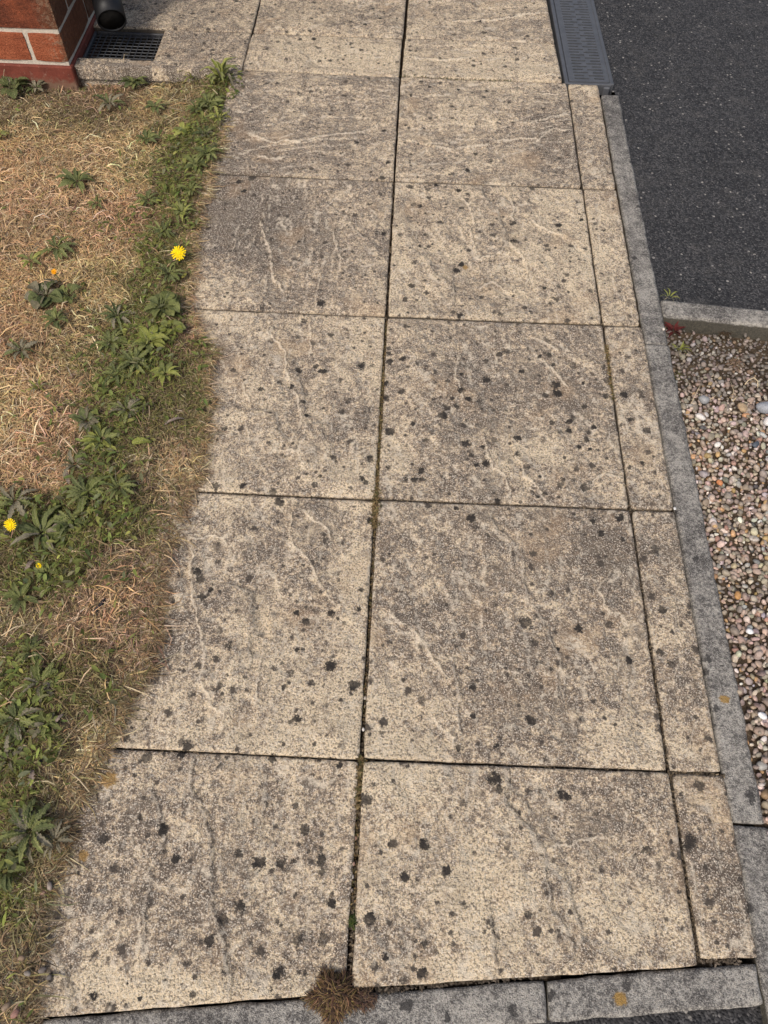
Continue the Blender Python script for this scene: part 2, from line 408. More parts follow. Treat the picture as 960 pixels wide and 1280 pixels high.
SPOTS += crop(180, 600, 3.2, [(215,365,1.3),(225,395,1.2),(232,470,1.2),(265,437,.9),(340,665,1.1),(305,822,1),(645,563,1.2),(610,530,.9),(750,530,1),(860,515,.8),(868,438,.7),(745,745,1.5),(840,822,1.4),(610,957,1.2),(585,965,.6),(612,675,.9),(540,88,1.2),(515,45,.8),(175,1062,1.3),(150,1095),(15,1108,1.2),(515,1110,1),(780,1140,1),(560,828,.8),(290,25),(905,160)])
SPOTS += crop(60, 920, 2.4, [(295,65,1.3),(278,245,.8),(418,30,1.3),(168,308,1.2),(350,275,1.1),(385,372,1.2),(630,380,1.6),(697,380,1.1),(818,370,1.3),(820,408,.8),(735,375,.7),(767,280,1.1),(575,355,.9),(575,513,1.3),(750,608,1.4),(825,610,1.2),(690,710,1.3),(487,615,1.3),(525,553,1.2),(852,500,1),(672,68,.9),(872,88,.9),(740,205,1),(345,290,1),(135,780,.8),(240,742,.4),(275,788,.5),(435,775,.7),(8,724,.9)])
SPOTS += crop(430, 930, 2.0426, [(380,92,1.6),(397,118,1.2),(55,142,1.6),(75,105,.6),(205,255,1.2),(125,255,1.1),(260,325,1.2),(155,340,1.1),(470,435,.9),(773,270,1.1),(555,128,1.1),(570,132,.9),(205,513,.9),(200,585,1.2),(358,480,.5),(382,480,.5),(65,445,1.3),(105,543,.8),(908,106,1.3),(885,255,1.6)])
SPOTS += crop(220, 390, 3.556, [(570,38,1.1),(250,257),(545,255,1.2),(640,258,.9),(660,260,.9),(622,237,.9),(515,335),(375,345,1),(565,400,1),(945,185,1.2),(947,222,1.3),(930,315,1),(930,377,1.1),(945,528,1.3),(860,655,1.3),(825,745,1),(847,760,1),(737,443,1),(765,400,.8),(640,737,.7),(457,840,1.5),(430,800,1),(175,775,1.2),(295,775,1),(580,465,.8),(825,235,1.5)])
SPOTS += crop(220, 200, 3.4286, [(475,232,1.1),(525,350,.7),(890,318,1),(325,75,1.6),(270,90,1.3),(290,130,1.5),(885,75,1),(550,690,.9),(620,615,1.6)])
SPOTS += crop(480, 0, 4, [(500,167,1.4),(185,410,1),(230,430,.9),(130,935,1.3),(740,943,1.2),(535,800,1.2),(420,850,1.2),(625,523,1),(515,457,1),(160,262,.7),(480,103,.9),(260,925),(375,950),(440,468,.7),(370,445,.9),(110,630,.8),(360,355,.7),(125,640,.8)])
SPOTS += crop(240, 0, 3, [(705,75,1.2),(595,90),(650,98),(457,145,1.1),(680,30,.9),(770,232,1),(720,485,1.1),(735,605,1.1),(713,665,1.3),(818,702,1),(535,283,.9),(620,530,.9),(860,305,.8),(893,322,.8),(820,360,.8)])
KSPOTS = [(872,697,1.1),(886,822,1.3),(884,838,1.1),(941,995,1.5),(843,638,1.2),(895,885,1),(936,1135,1.7),(785,1232,1.2),(508,1258,1.3),(640,1262,1.4),(690,1244,1),(560,1270,1.2),(790,200,1.2),(795,320,1.1),(800,255,1),(782,150,1)]
ORANGE = [(907,873,1.4),(777,1249,1.6),(137,975,2.2),(104,1070,1.4),(582,333,1.2)]
def spotfield(x, y, lst, base=.0061):
    f = np.full(x.shape, -1.0)
    for i, q in enumerate(lst):
        r = base*(q[2] if len(q) > 2 else 1.0); c = gp(q[0], q[1])
        if c[0]+4*r < x.min() or c[0]-4*r > x.max() or c[1]+4*r < y.min() or c[1]-4*r > y.max(): continue
        a = 0.9+.2*((i*37) % 10)/10; an = i*1.7
        dx, dy = x-c[0], y-c[1]; u_, v_ = dx*math.cos(an)+dy*math.sin(an), -dx*math.sin(an)+dy*math.cos(an)
        k_ = .66+.34*((i*53) % 17)/16 if lst is not ORANGE else 1.0
        f = np.maximum(f, k_*(1.15-np.hypot(u_*a, v_/a)/r*.95))
    return np.clip(f, -1, 1)
EDGE_PX = [(303,86),(296,120),(275,180),(262,225),(243,290),(240,320),(228,385),(262,430),(258,520),(248,590),(225,630),(200,720),(205,790),(180,850),(140,900),(130,935),(95,1000),(80,1080),(60,1120),(45,1180),(38,1270),(20,1330)]
EDGE = gl(EDGE_PX, .004); EDGE = EDGE[np.argsort(EDGE[:, 1])]
CLEAN = [(220,1238,210,26,1.1),(600,1120,45,80,.8),(262,362,50,28,.8),(500,935,70,26,.7),(800,925,60,35,.7),(500,985,60,40,.6),(505,560,30,60,.5),(690,560,70,40,.3),(430,880,80,50,.45),(330,930,80,30,.4),(790,1150,90,50,.45),(470,350,30,60,.4),(740,330,30,80,.3),(720,90,150,12,.5),(420,65,90,16,.4),(585,140,60,40,.2),(860,720,20,40,.2),(890,1010,30,40,.4),(445,720,25,80,.4),(560,1210,60,15,.6),
         (295,260,55,60,-.8),(330,300,60,60,-.45),(760,690,70,50,-.5),(180,1100,70,60,-.45),(690,180,60,40,-.55),(640,800,80,80,-.3),(330,680,90,50,-.45),(300,160,40,40,-.4),(240,20,90,45,-.25),(640,500,80,50,-.2),(850,690,25,30,-.5),(855,860,25,60,-.35),(890,1090,30,50,-.5),(740,1040,80,60,-.35),(250,800,40,60,-.2),(420,520,60,40,-.2),(790,470,25,50,-.3),(380,1010,60,60,-.3)]
def cleanfield(x, y):
    f = np.zeros(x.shape)
    for (cx, cy, rx, ry, v) in CLEAN:
        c = gp(cx, cy); ax = rx*mpp(cx, cy); ay = abs(gp(cx, cy-ry)[1]-gp(cx, cy+ry)[1])/2
        f += v*np.exp(-(((x-c[0])/ax)**2+((y-c[1])/ay)**2)**1.0*.9)
    ex = np.interp(y, EDGE[:, 1], EDGE[:, 0])
    f -= 1.1*np.exp(-np.clip(x-ex, 0, 9)/.022)*(y < 0)*sstep(.42, .62, fbm(x*32, y*32, 66, 3))
    return f
def L(x0, y0, s, A, pts): return (A, gl(crop(x0, y0, s, pts)))
RIDGES = [
    L(480,220,3.2,1.0,[(320,95),(352,160),(350,240),(370,330),(440,320)]), L(480,220,3.2,-1.3,[(390,50),(405,90),(450,130),(475,190),(490,240)]),
    L(480,220,3.2,1.1,[(460,310),(500,270),(545,310),(575,370),(575,430),(530,430)]), L(480,220,3.2,-1.1,[(130,300),(180,340),(210,395),(265,425)]),
    L(480,220,3.2,-.9,[(280,430),(280,510),(240,520),(205,480)]), L(480,220,3.2,.9,[(500,90),(520,140),(515,185)]), L(480,220,3.2,.8,[(590,180),(650,220),(710,240)]), L(480,220,3.2,.8,[(380,440),(430,410),(500,460)]),
    L(460,390,2.4,.8,[(500,75),(545,95),(570,110)]), L(460,390,2.4,.9,[(505,130),(560,175),(600,220)]), L(460,390,2.4,.8,[(270,130),(265,200),(280,260)]),
    L(460,390,2.4,1.0,[(345,380),(370,465),(420,500),(420,570)]), L(460,390,2.4,1.0,[(440,420),(480,500),(550,580)]), L(460,390,2.4,.7,[(670,520),(700,480),(760,495)]),
    L(450,620,2.4,-1.0,[(400,40),(410,95),(455,130),(485,180),(497,260),(515,320),(555,375),(585,440),(605,480),(590,600)]), L(450,620,2.4,1.0,[(220,665),(260,710),(295,755)]),
    L(450,620,2.4,.9,[(85,345),(150,400),(210,470),(260,550)]), L(450,620,2.4,-.9,[(290,520),(298,600),(305,715)]), L(450,620,2.4,.8,[(750,225),(715,275),(745,345)]), L(450,620,2.4,-.7,[(620,540),(610,610)]), L(450,620,2.4,.7,[(360,150),(385,200),(365,260)]),
    L(180,600,3.2,1.3,[(595,130),(590,230),(600,270),(660,320),(690,390),(760,490)]), L(180,600,3.2,.9,[(640,130),(700,170),(740,240)]), L(180,600,3.2,1.2,[(190,260),(180,390),(215,560),(235,700),(230,800),(260,890),(310,935),(300,1020)]),
    L(180,600,3.2,-.9,[(320,420),(380,425),(440,440),(435,520)]), L(180,600,3.2,1.0,[(490,640),(460,770),(450,900)]), L(180,600,3.2,-.8,[(435,640),(425,740)]), L(180,600,3.2,.8,[(200,230),(260,225),(310,240),(340,290)]),
    L(60,920,2.4,-1.1,[(440,50),(430,160),(480,220),(495,290),(490,400),(500,520),(530,590),(548,690),(545,790)]), L(60,920,2.4,-.8,[(320,160),(345,240),(355,300),(320,390),(305,470),(300,600)]), L(60,920,2.4,-.7,[(0,600),(30,660),(60,740),(70,815)]), L(60,920,2.4,-.7,[(655,130),(650,220)]),
    L(430,930,2.0426,-1.0,[(415,70),(420,150),(480,220),(520,300),(520,370),(560,460),(600,550)]), L(430,930,2.0426,.9,[(740,280),(725,310),(760,370)]), L(430,930,2.0426,-.9,[(580,380),(610,470)]), L(430,930,2.0426,.8,[(205,410),(240,375),(280,378)]), L(430,930,2.0426,-.8,[(120,530),(165,575)]), L(430,930,2.0426,.8,[(530,270),(600,245),(690,235)]), L(430,930,2.0426,-.8,[(375,440),(395,550)]),
    L(220,390,3.556,1.0,[(410,40),(410,90),(480,170),(490,280),(530,370),(560,440),(560,500),(510,580),(440,480),(440,450),(320,435)]), L(220,390,3.556,-.9,[(540,250),(565,330),(580,430)]), L(220,390,3.556,.8,[(300,330),(320,400)]), L(220,390,3.556,.8,[(310,500),(320,560)]), L(220,390,3.556,.9,[(440,620),(540,620),(565,560)]), L(220,390,3.556,-.7,[(680,590),(660,540)]), L(220,390,3.556,.7,[(595,60),(590,190)]),
    L(220,200,3.4286,1.3,[(390,190),(360,260),(380,330),(410,420),(415,500),(460,560)]), L(220,200,3.4286,.8,[(340,310),(310,370)]), L(220,200,3.4286,.8,[(270,340),(240,385)]), L(220,200,3.4286,-.7,[(345,360),(375,395)]), L(220,200,3.4286,-.9,[(670,200),(735,240),(765,300),(825,350)]), L(220,200,3.4286,.7,[(675,300),(680,350),(720,450)]), L(220,200,3.4286,-.7,[(555,320),(560,370)]), L(220,200,3.4286,.7,[(320,480),(290,560)]),
    L(480,0,4,1.3,[(270,730),(330,745),(450,730),(560,705),(680,690),(780,690),(850,645),(940,650)]), L(480,0,4,.9,[(780,610),(850,590),(935,575)]), L(480,0,4,1.1,[(350,105),(480,100),(600,90),(700,75),(830,65)]), L(480,0,4,.8,[(100,290),(300,300),(450,290)]), L(480,0,4,.8,[(780,385),(900,370)]), L(480,0,4,.7,[(780,470),(850,475),(920,460)]),
    L(240,0,3,1.0,[(230,510),(300,535),(420,525),(520,500),(640,490),(700,460)]), L(240,0,3,.7,[(250,580),(330,590)]), L(240,0,3,.7,[(400,270),(380,215),(410,195),(445,225)]),
]
def riven(x, y, seed, ang):
    """height of a riven face: shallow terraces broken along the grain, plus the traced ridges (metres)."""
    c, s = math.cos(ang), math.sin(ang)
    u_, v_ = c*x+s*y, -s*x+c*y
    wob = fbm(x*14, y*14, seed+40, 3)*.5
    n = fbm(u_*2.6+seed*3.1+wob*.35, v_*7.5-seed+wob*.4, seed, 4, .55)
    k = n*11; fk = k-np.floor(k); st = np.floor(k)+sstep(.88, 1.0, fk)
    crest = sstep(.78, .88, fk)*(1-sstep(.95, 1.0, fk))
    rd = np.full(x.shape, .05); rsd = np.full(x.shape, .05); rside = np.zeros(x.shape)
    h = (st/11-.5)*.023+(fbm(x*9, y*9, seed+7, 4)-.5)*.0045+(fbm(x*55, y*55, seed+9, 3)-.5)*.0032
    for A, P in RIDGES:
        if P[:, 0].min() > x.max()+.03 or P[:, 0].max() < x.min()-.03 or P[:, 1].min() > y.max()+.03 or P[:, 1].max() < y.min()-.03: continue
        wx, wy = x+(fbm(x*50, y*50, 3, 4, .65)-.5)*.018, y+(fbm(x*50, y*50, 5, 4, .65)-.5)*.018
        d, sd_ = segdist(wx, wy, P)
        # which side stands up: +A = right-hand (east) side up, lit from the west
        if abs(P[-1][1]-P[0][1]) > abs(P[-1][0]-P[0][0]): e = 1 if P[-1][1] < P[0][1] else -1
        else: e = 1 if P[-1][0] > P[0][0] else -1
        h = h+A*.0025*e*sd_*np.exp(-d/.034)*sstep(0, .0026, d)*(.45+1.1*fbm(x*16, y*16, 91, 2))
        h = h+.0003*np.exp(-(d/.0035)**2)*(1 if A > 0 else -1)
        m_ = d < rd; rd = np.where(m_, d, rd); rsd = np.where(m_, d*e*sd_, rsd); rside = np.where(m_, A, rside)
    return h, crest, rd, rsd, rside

def slab(name, q, parent, mat, seed, ang=0.0, res=.0034, thick=.042, dz=0.0, tilt=(0, 0), rough=1.0, er=.0022, wob=.0011, spots=SPOTS, mask=None, flat=False, soiled=1.0):
    """q: corners SW, SE, NE, NW (x, y)."""
    q = np.array(q, float)
    nx = max(4, int(np.linalg.norm(q[1]-q[0])/res)); ny = max(4, int(np.linalg.norm(q[3]-q[0])/res))
    S_, T_ = np.meshgrid(np.linspace(0, 1, nx+1), np.linspace(0, 1, ny+1), indexing='ij')
    def P(s, t): return ((1-s)*(1-t))[..., None]*q[0]+(s*(1-t))[..., None]*q[1]+(s*t)[..., None]*q[2]+((1-s)*t)[..., None]*q[3]
    xy = P(S_, T_); x, y = xy[..., 0], xy[..., 1]
    wx, wy = np.linalg.norm(q[1]-q[0]), np.linalg.norm(q[3]-q[0])
    d = np.minimum(np.minimum(S_, 1-S_)*wx, np.minimum(T_, 1-T_)*wy)
    # uneven arrises: the outline itself wanders a little, stronger at corners
    n1 = (fbm(x*38, y*38, seed+21, 3)-.5)*2*wob; n2 = (fbm(x*38+9, y*38, seed+25, 3)-.5)*2*wob
    fall = np.exp(-d/.012)
    cxy = q.mean(0)
    x = x+n1*fall; y = y+n2*fall
    ch = np.exp(-(np.minimum(S_, 1-S_)*wx+np.minimum(T_, 1-T_)*wy)/.007)*.0022*(.3+1.6*fbm(x*9, y*9, seed+55, 2))
    x = x-np.sign(x-cxy[0])*ch*.5; y = y-np.sign(y-cxy[1])*ch*.5
    hh, crest, rd, rsd, rside = riven(x, y, seed, ang) if not flat else (np.zeros(x.shape),)*5
    if flat: rd = np.full(x.shape, .05)
    hh = hh-hh.mean(); hh = np.where(hh < -.006, -.006-(1-np.exp((hh+.006)/.004))*.004, hh); hh = np.where(hh > .005, .005+(1-np.exp(-(hh-.005)/.004))*.004, hh)
    z = hh*(.10+.90*sstep(0, .035, d))*rough
    if flat: z = (fbm(x*20, y*20, seed, 3)-.5)*.002+(fbm(x*120, y*120, seed, 2)-.5)*.0007
    r = er*(.6+.9*fbm(x*30, y*30, seed+31, 2))
    z = z-np.where(d < r, r*.75*(1-np.clip(d/r, 0, 1))**2, 0)
    z = z+dz+tilt[0]*(S_-.5)+tilt[1]*(T_-.5)
    n0 = (nx+1)*(ny+1)
    idx = np.arange(n0).reshape(nx+1, ny+1)
    F = np.stack([idx[:-1, :-1], idx[1:, :-1], idx[1:, 1:], idx[:-1, 1:]], -1).reshape(-1, 4)
    V = np.stack([x, y, z], -1).reshape(-1, 3)
    if mask is not None:
        keep = mask((x[:-1, :-1]+x[1:, 1:]).ravel()/2, (y[:-1, :-1]+y[1:, 1:]).ravel()/2); F = F[keep]
        # rim of kept cells
        from collections import Counter
        E_ = Counter()
        for f in F:
            for a, b in ((0, 1), (1, 2), (2, 3), (3, 0)):
                k = (f[a], f[b])
                if (k[1], k[0]) in E_: del E_[(k[1], k[0])]
                else: E_[k] = 1
        rim = [(b, a) for a, b in E_]
    else:
        ring = list(idx[:, 0])+list(idx[-1, 1:])+list(idx[-2::-1, -1])+list(idx[0, -2:0:-1])
        rim = [(ring[(i+1) % len(ring)], ring[i]) for i in range(len(ring))]
    vs = sorted(set(a for e in rim for a in e)); mp = {v: n0+i for i, v in enumerate(vs)}
    low = V[vs].copy(); low[:, 2] = dz-thick
    V = np.vstack([V, low])
    F = np.vstack([F, np.array([(a, b, mp[b], mp[a]) for a, b in rim])])
    if mask is None: V0 = V
    at = dict(spot=spotfield(V[:, 0], V[:, 1], spots), clean=cleanfield(V[:, 0], V[:, 1]), pale=spotfield(V[:, 0], V[:, 1], ORANGE, .007))
    nlow = len(V)-n0; ext = lambda q_, v_: np.concatenate([q_.ravel(), np.full(nlow, v_)])
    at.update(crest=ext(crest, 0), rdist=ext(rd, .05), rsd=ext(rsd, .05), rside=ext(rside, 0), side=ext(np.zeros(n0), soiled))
    c0 = np.array([cxy[0], cxy[1], dz])
    o = fast(name, V-c0, F, mat, parent, True, at); o.location = c0
    return o

def poly_sheet(name, x0, x1, y0, y1, res, zf, keep, mat):
    nx, ny = int((x1-x0)/res), int((y1-y0)/res)
    X, Y = np.meshgrid(np.linspace(x0, x1, nx+1), np.linspace(y0, y1, ny+1), indexing='ij')
    idx = np.arange((nx+1)*(ny+1)).reshape(nx+1, ny+1)
    F = np.stack([idx[:-1, :-1], idx[1:, :-1], idx[1:, 1:], idx[:-1, 1:]], -1).reshape(-1, 4)
    F = F[keep((X[:-1, :-1]+X[1:, 1:]).ravel()/2, (Y[:-1, :-1]+Y[1:, 1:]).ravel()/2)]
    return fast(name, np.stack([X, Y, zf(X, Y)], -1).reshape(-1, 3), F, mat, None, True)
GX0, GX1, GY0, GY1 = -.872, -.668, .022, .184        # gully opening
# ---- the path: bedding with soil-filled joints, slabs as its pieces
def sheet(name, x0, x1, y0, y1, res, zf, mat, attrs=None):
    nx, ny = int((x1-x0)/res), int((y1-y0)/res)
    X, Y = np.meshgrid(np.linspace(x0, x1, nx+1), np.linspace(y0, y1, ny+1), indexing='ij')
    Z = zf(X, Y); idx = np.arange((nx+1)*(ny+1)).reshape(nx+1, ny+1)
    F = np.stack([idx[:-1, :-1], idx[1:, :-1], idx[1:, 1:], idx[:-1, 1:]], -1).reshape(-1, 4)
    return fast(name, np.stack([X, Y, Z], -1).reshape(-1, 3), F, mat, None, True)
path = struct(poly_sheet('path', -.46, .55, -2.10, 1.12, .012, lambda X, Y: -.0155+(fbm(X*60, Y*60, 2, 3)-.5)*.006, lambda X, Y: ((Y < -.006) | (X < .425)) & ((X < .527) | (Y < -.045)) & (Y > -2.088+.1085*X) & ~((X < GX1+.004) & (Y > GY0-.004)), M['joint']))
gap = lambda y: .0021+.0014*np.clip(-y/2.0, 0, 1)
ROWS = [0.0, -.45, -.90, -1.35, -1.80]
fr = lambda x: -2.0888+.1085*x          # the front edge is cut on the skew of the front kerb
PI = math.pi
def row(y_top, y_bot, i, jt, jb):
    g1, g0 = gap(y_top), gap(y_bot)
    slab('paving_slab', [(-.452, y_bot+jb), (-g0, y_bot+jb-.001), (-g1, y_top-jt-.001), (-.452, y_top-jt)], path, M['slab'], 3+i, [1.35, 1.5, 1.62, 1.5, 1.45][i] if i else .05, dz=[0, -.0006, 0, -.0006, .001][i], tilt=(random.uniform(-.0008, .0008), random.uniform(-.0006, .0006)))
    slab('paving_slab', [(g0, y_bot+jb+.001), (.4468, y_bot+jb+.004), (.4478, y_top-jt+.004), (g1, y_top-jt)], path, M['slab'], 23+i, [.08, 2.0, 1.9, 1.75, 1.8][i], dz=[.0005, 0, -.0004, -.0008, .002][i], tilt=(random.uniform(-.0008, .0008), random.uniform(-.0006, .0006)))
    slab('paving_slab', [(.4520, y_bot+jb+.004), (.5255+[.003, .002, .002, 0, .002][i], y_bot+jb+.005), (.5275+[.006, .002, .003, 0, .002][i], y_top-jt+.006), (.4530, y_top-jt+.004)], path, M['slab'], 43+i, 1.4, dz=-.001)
for i in range(4): row(ROWS[i], ROWS[i+1], i, [.0038, .0036, .0034, .0024][i], [.0036, .0034, .0024, .0018][i])
g1, g0 = gap(-1.8), gap(-2.07)
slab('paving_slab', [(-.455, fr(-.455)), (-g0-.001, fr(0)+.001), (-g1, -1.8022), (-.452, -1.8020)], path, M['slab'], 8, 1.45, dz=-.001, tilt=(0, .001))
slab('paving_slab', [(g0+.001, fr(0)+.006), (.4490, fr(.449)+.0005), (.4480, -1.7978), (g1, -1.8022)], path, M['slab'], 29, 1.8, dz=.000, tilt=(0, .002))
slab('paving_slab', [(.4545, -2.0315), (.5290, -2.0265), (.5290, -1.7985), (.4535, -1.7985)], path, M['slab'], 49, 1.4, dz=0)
# head of the path by the house
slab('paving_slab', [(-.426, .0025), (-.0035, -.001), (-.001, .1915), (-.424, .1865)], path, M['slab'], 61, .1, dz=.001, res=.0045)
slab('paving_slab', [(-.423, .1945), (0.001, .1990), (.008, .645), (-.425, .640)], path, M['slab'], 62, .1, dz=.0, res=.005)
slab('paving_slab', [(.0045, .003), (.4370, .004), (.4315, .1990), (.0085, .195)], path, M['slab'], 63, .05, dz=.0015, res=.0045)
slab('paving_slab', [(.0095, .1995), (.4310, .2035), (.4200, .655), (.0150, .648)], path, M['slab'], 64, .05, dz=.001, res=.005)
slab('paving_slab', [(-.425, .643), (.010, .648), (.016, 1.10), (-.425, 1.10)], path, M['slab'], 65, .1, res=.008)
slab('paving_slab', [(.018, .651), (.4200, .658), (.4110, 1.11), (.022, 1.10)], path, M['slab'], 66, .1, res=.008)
sur = lambda X, Y: ~((X < GX1) & (Y > GY0))
slab('paving_slab', [(-.8795, -.020), (-.4285, -.008), (-.4275, .1865), (-.8795, .1835)], path, M['slab'], 71, .1, dz=.002, res=.004, thick=.035, mask=sur, flat=True, soiled=.03)
slab('paving_slab', [(-.8795, .1895), (-.4275, .1935), (-.4285, .640), (-.8795, .640)], path, M['slab'], 72, .1, dz=.002, res=.006, flat=True)
slab('paving_slab', [(-.8795, .643), (-.4285, .643), (-.4285, 1.10), (-.8795, 1.10)], path, M['slab'], 73, .1, dz=.002, res=.01, flat=True)
# concrete footing under the surround, seen over the lawn
ft = slab('paving_slab', [(-.8790, -.0125), (-.4400, -.0020), (-.4400, .015), (-.8790, .015)], path, M['slab'], 75, .1, dz=-.036, res=.006, thick=.06, flat=True, soiled=.05)
ft['label'] = 'concrete footing course under the gully surround'

# ---- kerbs
def kerb_stone(q, parent, seed, dz, thick=.12):
    o = slab('kerb_stone', q, parent, M['kerb'], seed, 0, res=.004, thick=thick, dz=dz, er=.0035, wob=.0018, spots=KSPOTS, flat=True); return o
k1 = thing('edging_kerb', 'long grey concrete edging kerb between the paved path and the gravel and tarmac', 'kerb', (.555, -1.2, 0))
def kq(y0, y1, xi0, xi1, w=.0475):
    return [(xi0, y0), (xi0+w, y0), (xi1+w, y1), (xi1, y1)]
def under(parent, obs):
    for o in obs: o.parent = parent; o.matrix_parent_inverse = Matrix.Translation(-Vector(parent.location))
under(k1, [kerb_stone(kq(-.9385, -.034, .5345, .5395, .047), None, 81, -.006), kerb_stone(kq(-1.8615, -.9415, .5295, .5335), None, 82, -.004), kerb_stone(kq(-2.775, -1.8645, .5325, .5305, .050), None, 83, -.006)])
k2 = thing('cross_kerb', 'short grey kerb laid crosswise between the tarmac and the gravel', 'kerb', (.75, -.83, 0))
def crossy(x): return -.8085-.083*(x-.589)
under(k2, [kerb_stone([(.5835, crossy(.5835)-.0475), (1.02, crossy(1.02)-.0475), (1.02, crossy(1.02)), (.5855, crossy(.5855))], None, 84, -.005), kerb_stone([(1.0235, crossy(1.0235)-.0475), (1.93, crossy(1.93)-.0475), (1.93, crossy(1.93)), (1.0235, crossy(1.0235))], None, 85, -.005)])
k3 = thing('front_kerb', 'grey kerb across the foot of the path, laid on the skew', 'kerb', (.0, -2.11, 0))
def kb(x): return -2.0905+.1085*x
under(k3, [kerb_stone([(.2545, kb(.2545)-.0455), (.5275, kb(.5275)-.0455), (.5285, kb(.5285)), (.2530, kb(.2530))], None, 86, -.005), kerb_stone([(-.655, kb(-.655)-.0455), (.2520, kb(.2520)-.0455), (.2505, kb(.2505)), (-.655, kb(-.655))], None, 87, -.007), kerb_stone([(-1.57, kb(-1.57)-.0455), (-.658, kb(-.658)-.0455), (-.658, kb(-.658)), (-1.57, kb(-1.57))], None, 88, -.008)])

# ---- tarmac drive and the footway in front
def asz(X, Y): return -.016+(fbm(X*3, Y*3, 3, 3)-.5)*.006+(fbm(X*150, Y*150, 4, 2)-.5)*.0035
DR = struct(poly_sheet('driveway', .565, 1.9, -.9, 1.1, .008, asz, lambda X, Y: (Y > crossy(X)-.01) & ((Y < -.03) | (X > .577-.03*Y)), M['asphalt']))
FW = struct(poly_sheet('footway', -1.6, 1.9, -2.7, -2.0, .014, lambda X, Y: asz(X, Y)-.012, lambda X, Y: (Y < kb(X)-.035) | (X > .60), M['asphalt']))
far = struct(fast('drive_far', [(.55, 1.09, -.024), (12, 1.09, -.024), (12, 12, -.024), (.55, 12, -.024), (1.89, -.95, -.024), (12, -.95, -.024), (12, 1.09, -.0241), (1.89, 1.09, -.0241)], [(0, 1, 2, 3), (4, 5, 6, 7)], M['asphalt'])); far.name = 'driveway'

# ---- lawn
def edge_x(y): return np.interp(y, EDGE[:, 1], EDGE[:, 0])+(fbm(y*38, y*0+3, 5, 3)-.5)*.028
def lawn_z(X, Y):
    d = edge_x(Y)-X
    up = .0030+.004*sstep(0, .07, d)
    far_ = -.018-.020*sstep(-.55, -.05, Y)*sstep(.12, .4, d)-.004
    z = up+(far_-up)*sstep(-.44, -.60, X)
    z = z*1+(fbm(X*22, Y*22, 8, 4)-.5)*.016*sstep(0, .06, d)
    return np.where(d < 0, -.003-.3*np.clip(-d, 0, .1), z)-.012*sstep(-.45, -.05, Y)*sstep(-.35, -.45, X)
def lawn_keep(X, Y): return (edge_x(Y)-X > -.012) & (Y < np.where(X < -.875, -.030, -.010)) & (Y > kb(X)-.03)
LA = struct(poly_sheet('lawn', -2.2, -.28, -2.3, -.005, .012, lawn_z, lawn_keep, M['lawn']))

# zones of the lawn, read off the photograph: straw, brown thatch, olive turf, green leaf, bare soil
ZN = dict(S=(1, 0, 0, 0, 0), B=(0, 1, 0, 0, 0), O=(0, 0, 1, 0, 0), G=(0, 0, 0, 1, 0), D=(0, .3, 0, 0, 1))
ZPX = {120: '0D 50B 90D 120B 150D 180S 240B 280G', 180: '0S 60S 120S 180S 230G 255G 268B', 240: '0S 60S 120S 170S 210G 235G 252B', 320: '0S 60S 120S 160S 190G 222O',
       360: '0S 60S 120S 160O 200G 222O', 405: '0S 60S 110S 140G 180G 215G 245B', 470: '0S 60S 100S 125G 160G 200G 228O 255O', 540: '0S 60S 90S 112G 150G 195O 220O 250O', 590: '0S 50S 85S 105G 150G 195B 225S 245B',
       640: '0G 50G 100G 150G 195O 230B', 700: '0O 50G 90G 120G 150B 195B', 770: '0B 60B 100B 135S 165B 198B', 850: '0G 60G 105O 140B 170B', 930: '0G 50G 85D 120S', 1000: '0O 40G 75B 98B', 1060: '0G 40G 78B', 1130: '0G 40O 60B', 1200: '0B 30D 42D', 1270: '0B 28D'}
ZP = []; ZW = []
for y_, row_ in ZPX.items():
    for tok in row_.split():
        ZP.append(gp(float(tok[:-1]), y_, -.01)[:2]); ZW.append(ZN[tok[-1]])
for yy in np.arange(-2.3, 0, .2):
    for xx in (-1.3, -1.6, -1.9, -2.2): ZP.append((xx, yy)); ZW.append(ZN['S' if yy > -1.4 else random.choice('SBO')])
ZP = np.array(ZP); ZW = np.array(ZW, float)
def zone(X, Y):
    X = X+(fbm(X*16, Y*16, 51, 3)-.5)*.10; Y = Y+(fbm(X*16, Y*16, 52, 3)-.5)*.10
    d2 = (X[:, None]-ZP[None, :, 0])**2+(Y[:, None]-ZP[None, :, 1])**2
    w_ = 1/(d2+.0004)**2.2; w_ /= w_.sum(1, keepdims=True)
    return w_@ZW
def scatter(n, xlo=-1.75, edge=.0):
    X = rng.uniform(xlo, -.30, n); Y = rng.uniform(-2.18, -.012, n)
    # thin out well outside the picture
    k = (edge_x(Y)-X > edge) & (Y < np.where(X < -.875, -.038, -.012-.0)) & (Y > kb(X)-.0) & (rng.random(n) < np.where(X < -.56-(Y+2.14)*.308, .30, 1))
    return X[k], Y[k]
